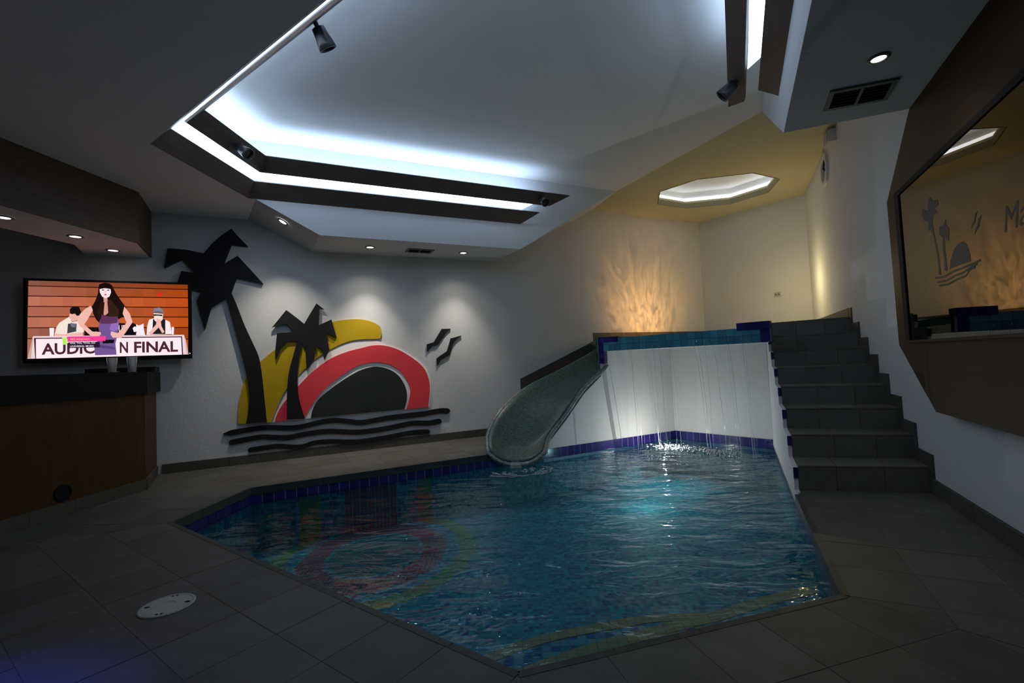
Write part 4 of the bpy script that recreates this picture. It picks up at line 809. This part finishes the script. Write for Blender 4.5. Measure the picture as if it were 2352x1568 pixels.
# ---------------------------------------------------------------- downlights
def downlight(p, nrm, label, power, aim=None, spot=80, col=(1.0, 0.93, 0.80), r=0.045, spread=0):
    p = Vector(p); n = Vector(nrm).normalized()
    th = thing('downlight', label, 'downlight', tuple(p), 'recessed downlights')
    part('trim_ring', lathe([(r*1.45, 0.0), (r*1.45, 0.006), (r*1.05, 0.010), (r*0.98, 0.004)], p, n, 24, False), M['greymetal'], th, smooth=True)
    part('lens', lathe([(r, 0.001), (r, 0.004)], p, n, 20), M['lens'], th)
    if spread: light('downlight_spread', 'SPOT', p + n*0.02, spread, col, aim=p + n, spot=125, blend=1.0, size=0.02)
    l = light('downlight_beam', 'SPOT', p + n*0.02, power, col, aim=aim if aim is not None else p + n, spot=spot, blend=1.0, size=0.02)
dn = (0, 0, -1)
rampn = (Vector(Fp[1]) - Vector(Fp[0])).cross(Vector(Wp[0]) - Vector(Fp[0])).normalized()
if rampn.z > 0: rampn = -rampn
rp = Vector((-2.65, 5.476, 0)); f0 = Vector(Fp[0]); rp.z = f0.z - ((rp.x-f0.x)*rampn.x + (rp.y-f0.y)*rampn.y)/rampn.z
downlight(rp, rampn, 'small downlight on the sloping soffit end, above and between the two palms', 70, aim=(-2.80, 5.76, 1.2), spot=80, spread=10)
downlight((-1.805, 6.077, SF), dn, 'small downlight in the soffit above the yellow and red sun', 84, aim=(-1.86, 6.19, 1.5), spot=72, spread=13)
downlight((-0.638, 6.618, SF), dn, 'small downlight in the soffit above the bird cutouts', 60, aim=(-0.693, 6.73, 1.5), spot=72, spread=13)
downlight((2.104, 2.53, SF), dn, 'bright downlight in the soffit near the wood framed mirror', 9, spot=110, col=(1.0, 0.85, 0.62), r=0.036)
BZ = 2.515; BL = BZ - 0.005
downlight((-4.221, 3.873, BL), dn, 'downlight in the bar canopy farthest from the television', 2.5, spot=90)
downlight((-4.179, 4.475, BL), dn, 'middle downlight of the three in the bar canopy', 2.5, spot=90)
downlight((-4.276, 5.017, BL), dn, 'downlight in the bar canopy nearest the television', 5.5, aim=(-4.34, 5.10, 1.5), spot=95)

# ---------------------------------------------------------------- ceiling vents
def vent(c, u, wv, w, h, label):
    u = Vector((*u, 0)).normalized(); wv = Vector((*wv, 0)).normalized(); c = Vector(c)
    th = thing('air_vent', label, 'air vent', tuple(c), 'ceiling air vents')
    def rect(a0, a1, b0, b1, z0, z1):
        q = [c + u*a + wv*b for a, b in ((a0, b0), (a1, b0), (a1, b1), (a0, b1))]
        return prism([(p.x, p.y) for p in q], c.z + z0, c.z + z1)
    fr = 0.028
    part('frame', join(rect(-w/2, w/2, -h/2, -h/2+fr, -.012, 0), rect(-w/2, w/2, h/2-fr, h/2, -.012, 0), rect(-w/2, -w/2+fr, -h/2+fr, h/2-fr, -.012, 0), rect(w/2-fr, w/2, -h/2+fr, h/2-fr, -.012, 0), rect(-.008, .008, -h/2+fr, h/2-fr, -.012, 0)), M['greymetal'], th)
    part('duct', rect(-w/2+fr, w/2-fr, -h/2+fr, h/2-fr, -.002, 0), M['matteblack'], th)
    for i in range(5):
        b = -h/2 + fr + (h - 2*fr)*(i + 0.5)/5
        for s in (-1, 1):
            part('slat', rect(min(s*.008, s*(w/2-fr)), max(s*.008, s*(w/2-fr)), b - .006, b + .002, -.010, -.003), M['matteblack'], th)
vent((-1.215, 6.385, SF), US.xy, NS.xy, 0.36, 0.20, 'small dark air vent in the soffit between two downlights above the mural')
vent((2.27, 2.90, SF), (0.95, -0.31), UR.xy, 0.36, 0.26, 'dark air vent in the soffit beside the bright downlight')

# ---------------------------------------------------------------- wood framed mirror on the right wall
mir = thing('wall_mirror', 'large mirror in an angular dark wood panel on right wall', 'mirror', tuple(rwl(-1.5, 0.0, 1.6)))
pol = [(0.10, 1.10), (0.114, 2.232), (-0.506, SF - 0.002), (-3.6, SF - 0.002), (-3.6, 0.652), (-0.528, 0.652)]
part('panel', plane_prism(pol, WB, WR, NR, 0.0, 0.100), M['panelwood'], mir)
b0, b1, c0, c1, t0, t1 = -3.4, -0.10, -3.33, -0.185, 1.10, 2.235
part('frame', join(plane_prism([(b0, 2.20), (b1, 2.20), (b1, 2.235), (b0, 2.235)], WB, WR, NR, 0.1, 0.112),
                   plane_prism([(c1, 1.13), (b1, 1.13), (b1, 2.20), (c1, 2.20)], WB, WR, NR, 0.1, 0.112)), M['matteblack'], mir)
part('sill', plane_prism([(b0, 1.112), (b1 - 0.03, 1.112), (b1 - 0.03, 1.13), (b0, 1.13)], WB, WR, NR, 0.1, 0.112), M['panelwood'], mir)
gls = part('mirror_glass', plane_prism([(b0, 1.13), (c1, 1.13), (c1, 2.20), (b0, 2.20)], WB, WR, NR, 0.1, 0.104), M['mirror'], mir)
for k, pts in ETCH.items():
    nm = 'etched_' + k.split('_')[0].rstrip('123')
    part(nm, plane_prism(pts, WB, WR, NR, 0.1042, 0.1050), M['etch'], gls)
tv_, tf_ = text_mesh('Ma', 0.17, 0.0)
# lettering reads along the wall away from the stairs (decreasing s)
part('etched_lettering', ([WB + WR*(-1.535 - x - 0.25*y) + NR*0.1046 + Vector((0, 0, 1.60 + y)) for x, y, z in tv_], [f[::-1] for f in tf_]), M['etch'], gls)

# ---------------------------------------------------------------- devices on the back part of the walls
th = thing('extractor_fan', 'round extractor fan high on the right wall above the stairs', 'fan', tuple(rwl(2.89, 0, 3.475)))
c = rwl(2.89, 0.0, 3.475)
part('ring', lathe([(0.215, 0.0), (0.215, 0.02), (0.20, 0.035), (0.15, 0.03), (0.145, 0.008)], c, NR, 32, False), M['whitemetal'], th, smooth=True)
part('opening', lathe([(0.147, 0.004), (0.147, 0.010)], c, NR, 32), M['matteblack'], th)
for i in range(5):
    a = 2*math.pi*i/5; d1 = WR*math.cos(a) + Vector((0, 0, math.sin(a))); d2 = WR*math.cos(a+.7) + Vector((0, 0, math.sin(a+.7)))
    q = [c + NR*.012 + d1*.03, c + NR*.012 + d1*.135, c + NR*.024 + d2*.135, c + NR*.024 + d2*.03]
    part('blade', loft(q, [p + NR*.003 for p in q]), M['greymetal'], th)
th = thing('wall_box', 'small square box under the ceiling above the extractor fan', 'box', tuple(rwl(2.25, 0, 3.6)))
part('housing', plane_prism([(2.12, 3.56), (2.36, 3.56), (2.36, 3.71), (2.12, 3.71)], WB, WR, NR, 0, 0.09), M['whitemetal'], th)
part('cover', plane_prism([(2.135, 3.575), (2.345, 3.575), (2.345, 3.695), (2.135, 3.695)], WB, WR, NR, 0.09, 0.098), M['lid'], th)
so = (Vector((4.733, 8.247, 0)) - CORN).dot(UB)
th = thing('wall_outlet', 'small wall outlet plate on the back wall above the landing', 'outlet', tuple(CORN + UB*so + Vector((0, 0, 2.087))))
part('plate', plane_prism([(so-.055, 2.045), (so+.055, 2.045), (so+.055, 2.128), (so-.055, 2.128)], CORN, UB, NB, 0, 0.008), M['lid'], th)
for k in (-1, 1):
    part('socket', plane_prism([(so+k*.024-.013, 2.072), (so+k*.024+.013, 2.072), (so+k*.024+.013, 2.102), (so+k*.024-.013, 2.102)], CORN, UB, NB, 0.008, 0.010), M['greymetal'], th)

# ---------------------------------------------------------------- floor lid
LC3 = Vector((-1.723, 2.315, 0))
lid = thing('skimmer_lid', 'round pale plastic lid set in the floor left of the pool', 'lid', tuple(LC3))
part('rim', lathe([(0.116, 0.0), (0.116, 0.004), (0.112, 0.007), (0.103, 0.007), (0.101, 0.004)], LC3, (0, 0, 1), 40, False), M['lid'], lid, smooth=False)
part('cover', lathe([(0.101, 0.0005), (0.101, 0.006), (0.05, 0.0085), (0.032, 0.010), (0.030, 0.0075), (0.012, 0.0075)], LC3, (0, 0, 1), 40), M['lid'], lid, smooth=False)
for a in (0.25, 0.25 + math.pi):
    p = LC3 + Vector((math.cos(a), math.sin(a), 0))*0.085
    part('finger_hole', prism([(p.x + 0.013*math.cos(a+1.57+k*.785)*1.0, p.y + 0.009*math.sin(a+1.57+k*.785)) for k in range(8)], 0.004, 0.0076), M['matteblack'], lid)
for a in (1.75, 1.95, 4.9, 5.1):
    p = LC3 + Vector((math.cos(a), math.sin(a), 0))*0.092
    part('screw', lathe([(0.006, 0.004), (0.006, 0.0072)], p, (0, 0, 1), 8), M['matteblack'], lid)

# ---------------------------------------------------------------- bar counter and canopy
bar = thing('bar_counter', 'brown wooden bar counter with thick black top under the television', 'bar counter', (-3.9, 3.6, 0))
A0, A1, A2 = (-4.02, 1.45), (-3.697, 4.699), (-4.098, 5.372)
wl = lambda s, d: tuple(mur(s, d).xy)
part('body', prism([A0, A1, A2, wl(-0.9, 0.004), wl(-0.9, 0.16), (-4.30, 5.03), (-3.93, 4.60), (-4.25, 1.45)], 0, 0.95), M['barwood'], bar)
part('top', prism([(-4.0, 1.44), (-3.677, 4.705), (-4.062, 5.392), wl(-1.0, 0.004), wl(-1.0, 0.36), (-4.42, 4.80), (-4.40, 4.5), (-4.48, 1.44)], 0.95, 1.172), M['granite'], bar)
bd = (Vector(A1) - Vector(A0)).normalized(); bl = (Vector(A1) - Vector(A0)).length; bn = Vector((bd.y, -bd.x))
tile_run('base_tile', A0, bd, bn, 0.5, bl, 0.0, 0.108, TS, M['skirt'], bar)
cd = (Vector(A2) - Vector(A1)).normalized(); cl_ = (Vector(A2) - Vector(A1)).length; cn = Vector((cd.y, -cd.x))
tile_run('base_tile', A1, cd, cn, 0.0, cl_, 0.0, 0.108, TS, M['skirt'], bar)
sp_ = Vector((-3.775, 3.917, 0.189)); sh = (Vector((sp_.x, sp_.y)) - Vector(A0)).dot(bd); pt = Vector(A0) + bd*sh
hp = part('speaker', lathe([(0.070, 0.0), (0.070, 0.010), (0.062, 0.014), (0.058, 0.006), (0.03, 0.004)], (pt.x, pt.y, 0.189), (bn.x, bn.y, 0), 28), M['matteblack'], bar)
can = thing('bar_canopy', 'dark wood canopy hanging from the ceiling over the bar', 'canopy', (-4.1, 3.9, BZ))
cf = [(-4.22, 1.2), (-3.965, 3.611), (-3.837, 4.819), (-3.95, 5.02), tuple(mur(-0.105, 0.004).xy)]
ci = [tuple(mur(-0.72, 0.004).xy), (-4.463, 4.759), (-4.543, 4.14), (-4.90, 1.2)]
vf = prism(cf + ci, BZ, CL)
part('fascia', vf, M['wood'], can)
ins = [(x - 0.02, y - 0.004) for x, y in cf]; ins[-1] = tuple(mur(-0.125, 0.006).xy)
part('underside', prism(ins + [tuple(mur(-0.71, 0.006).xy)] + [(x + 0.008, y) for x, y in ci[1:]], BZ - 0.004, BZ), M['ceiling'], can)

# glasses and the flat box on the bar
def tumbler(x, y, label, h=0.152, r=0.042):
    th = thing('tumbler', label, 'glass', (x, y, 1.172), 'tumblers on the bar')
    part('glass', lathe([(0.0, 0.0), (r*0.78, 0.0), (r*0.80, 0.004), (r, h), (r-.002, h+.001), (r-.003, h-.001), (r*0.76, 0.016), (0.0, 0.014)], (x, y, 1.172), (0, 0, 1), 24, False), M['glass'], th, smooth=True)
    part('lip', lathe([(r+.0004, h-.006), (r+.0004, h+.002), (r-.0032, h+.002), (r-.0032, h-.006)], (x, y, 1.172), (0, 0, 1), 24, False), M['glass'], th, smooth=True)
    part('base', lathe([(r*0.76, 0.002), (r*0.78, 0.013)], (x, y, 1.172), (0, 0, 1), 24), M['glass'], th)
tumbler(-3.99, 4.66, 'clear straight tumbler on the bar below the purple dress')
tumbler(-3.80, 4.67, 'clear straight tumbler standing closer to the bar end')
th = thing('glass_dish', 'tiny shiny clear dish lying between the two tumblers', 'dish', (-3.93, 4.62, 1.172))  # plain clear dish for a tiny bright mark on the bar
part('bowl', lathe([(0.0, 0.0), (0.030, 0.0), (0.038, 0.012), (0.036, 0.0125), (0.028, 0.004), (0.0, 0.003)], (-3.93, 4.62, 1.172), (0, 0, 1), 20, False), M['glass'], th, smooth=True)
part('lip', lathe([(0.038, 0.011), (0.0385, 0.0135), (0.035, 0.0135), (0.0355, 0.011)], (-3.93, 4.62, 1.172), (0, 0, 1), 20, False), M['chrome'], th, smooth=True)
th = thing('media_box', 'long flat black box on the bar under the television', 'media box', tuple(mur(-0.32, 0.22, 1.172)))
part('case', plane_prism([(-0.63, 1.176), (-0.03, 1.176), (-0.03, 1.232), (-0.63, 1.232)], M0, UM, NM, 0.08, 0.28), M['black'], th)
part('front_panel', plane_prism([(-0.62, 1.182), (-0.04, 1.182), (-0.04, 1.226), (-0.62, 1.226)], M0, UM, NM, 0.28, 0.284), M['matteblack'], th)
for s in (-0.58, -0.10): part('foot', plane_prism([(s, 1.172), (s+.03, 1.172), (s+.03, 1.176), (s, 1.176)], M0, UM, NM, 0.10, 0.26), M['matteblack'], th)

# ---------------------------------------------------------------- television
tv = thing('television', 'wall mounted flat television showing a music video above the bar', 'television', tuple(mur(-0.44, 0.06, 1.76)))
S0, S1, Z0, Z1 = -1.170, 0.293, 1.315, 2.208
s0, s1, z0, z1 = -1.136, 0.259, 1.362, 2.184
part('casing', plane_prism([(S0+.01, Z0+.01), (S1-.01, Z0+.01), (S1-.01, Z1-.01), (S0+.01, Z1-.01)], M0, UM, NM, 0.065, 0.112), M['black'], tv)
bz = join(plane_prism([(S0, Z0), (S1, Z0), (S1, z0), (S0, z0)], M0, UM, NM, 0.1, 0.122), plane_prism([(S0, z1), (S1, z1), (S1, Z1), (S0, Z1)], M0, UM, NM, 0.1, 0.122),
          plane_prism([(S0, z0), (s0, z0), (s0, z1), (S0, z1)], M0, UM, NM, 0.1, 0.122), plane_prism([(s1, z0), (S1, z0), (S1, z1), (s1, z1)], M0, UM, NM, 0.1, 0.122))
bezel = part('bezel', bz, M['black'], tv)
part('mount', plane_prism([(-0.65, 1.55), (-0.22, 1.55), (-0.22, 1.95), (-0.65, 1.95)], M0, UM, NM, 0.0, 0.066), M['matteblack'], tv)
part('indicator', plane_prism([(0.268, 1.372), (0.274, 1.372), (0.274, 1.378), (0.268, 1.378)], M0, UM, NM, 0.122, 0.1235), M['lens'], bezel)
t = NT('screen_picture'); t.n.remove(t.b)
va = t.new('ShaderNodeVertexColor', layer_name='col'); e = t.new('ShaderNodeEmission'); e.inputs[1].default_value = 1.0
t.link(va.outputs[0], e.inputs[0]); t.link(e.outputs[0], t.out.inputs[0]); M['screen'] = t.m
V, Fc, CC = [], [], []
def spt(u, v, d): return M0 + UM*(s0 + u*(s1-s0)) + NM*d + Vector((0, 0, z0 + v*(z1-z0)))
layer = [0.1125]
def pic(polys, step=0.00012):
    for col, pts in polys:
        layer[0] += step; k = len(V); V.extend(spt(u, v, layer[0]) for u, v in pts); Fc.append(tuple(range(k, k+len(pts)))); CC.append(lin(col))
def words(s, u0, v0, u1, v1, col, bold=0.0):
    tv_, tf_ = text_mesh(s, 1.0, bold)
    xa, xb = min(p[0] for p in tv_), max(p[0] for p in tv_); ya, yb = min(p[1] for p in tv_), max(p[1] for p in tv_)
    layer[0] += 0.00012; k = len(V)
    V.extend(spt(u0 + (p[0]-xa)/(xb-xa)*(u1-u0), v0 + (p[1]-ya)/(yb-ya)*(v1-v0), layer[0]) for p in tv_)
    for f in tf_: Fc.append(tuple(i + k for i in f)); CC.append(lin(col))
pic([((25, 10, 8), [(0, 0), (1, 0), (1, 1), (0, 1)])], 0); pic(TV_BACK)
words('UE', 0.539, 0.328, 0.582, 0.423, (245, 240, 245), 0.01)
words('AUDICI', 0.080, 0.046, 0.412, 0.195, (78, 38, 56), 0.028)
words('N', 0.545, 0.045, 0.597, 0.194, (78, 38, 56), 0.028)
words('FINAL', 0.636, 0.044, 0.927, 0.195, (78, 38, 56), 0.028)
pic(TV_WOMAN); pic(TV_CAP)
words('BELANOVA', 0.246, 0.226, 0.362, 0.253, (255, 190, 90), 0.01)
words('One, Two, Three, Go!', 0.244, 0.176, 0.394, 0.203, (250, 235, 250), 0.01)
words('UNIVERSAL MUSIC', 0.244, 0.137, 0.386, 0.160, (250, 235, 250), 0.01)
me = mesh('screen', [Vector(p) - tv.location for p in V], Fc, M['screen'])
ca = me.color_attributes.new('col', 'FLOAT_COLOR', 'CORNER')
for p in me.polygons:
    for li in p.loop_indices: ca.data[li].color = (*CC[p.index], 1)
N3 = NM
if me.polygons[0].normal.dot(N3) < 0: me.flip_normals()
ob('screen', me, tv)

# ---------------------------------------------------------------- cut-out mural on the wall
def cut(name, pts, d0, d1, m, parent=None, sharp=45, n=4): return part(name, plane_prism(smooth_poly(pts, n, sharp), M0, UM, NM, d0, d1), m, parent)
def art(name, key, d0, d1, m, label, cat, group=None, sharp=45):
    o = cut(name, ART[key], d0, d1, m, None, sharp); tag(o, label, cat, group); return o
art('sun_backing', 'white', 0.0, 0.010, M['art_white'], 'white painted outline board around the red sun arch', 'wall art')
art('sunburst', 'yellow', 0.0, 0.022, M['art_yellow'], 'yellow curved cutout sweeping behind the two palm cutouts', 'wall art')
art('sun_arch', 'red', 0.0, 0.026, M['art_red'], 'red arch cutout around the dark half disc', 'wall art')
art('sun_disc', 'dome', 0.0, 0.026, M['art_dome'], 'charcoal half disc cutout inside the red arch', 'wall art')
for big, lab in (('big', 'tall black palm cutout beside the television'), ('small', 'short black palm cutout in front of the red arch')):
    c0 = ART['palm_%s_trunk' % big]
    p = thing('palm_cutout', lab, 'wall art', tuple(mur(sum(q[0] for q in c0)/len(c0), 0, min(q[1] for q in c0))), 'palm cutouts on the wall')
    part('crown', plane_prism(ART['palm_%s_crown' % big], M0, UM, NM, 0.024 if big == 'small' else 0.0, 0.050), M['art_black'], p)
    part('trunk', plane_prism(smooth_poly(ART['palm_%s_trunk' % big], 4, 45), M0, UM, NM, 0.024, 0.048), M['art_black'], p)
    part('spacer', plane_prism([(c0[0][0]-.02, c0[0][1]-.2), (c0[0][0]+.02, c0[0][1]-.2), (c0[0][0]+.02, c0[0][1]-.15), (c0[0][0]-.02, c0[0][1]-.15)], M0, UM, NM, 0.0, 0.026), M['art_black'], p)
for k, lab in (('wave1', 'topmost and longest of the three black wave cutouts'), ('wave2', 'middle one of the three black wave cutouts'), ('wave3', 'lowest and shortest of the three black wave cutouts')):
    art('wave_cutout', k, 0.0, 0.026, M['art_black'], lab, 'wall art', 'wave cutouts under the sun', 60)
for k, lab in (('bird1', 'upper black bird cutout, the one nearer the red sun'), ('bird2', 'lower black bird cutout, the one nearer the slide')):
    art('bird_cutout', k, 0.0, 0.026, M['art_black'], lab, 'wall art', 'bird cutouts on the wall', 30)
bpy.context.view_layer.update()
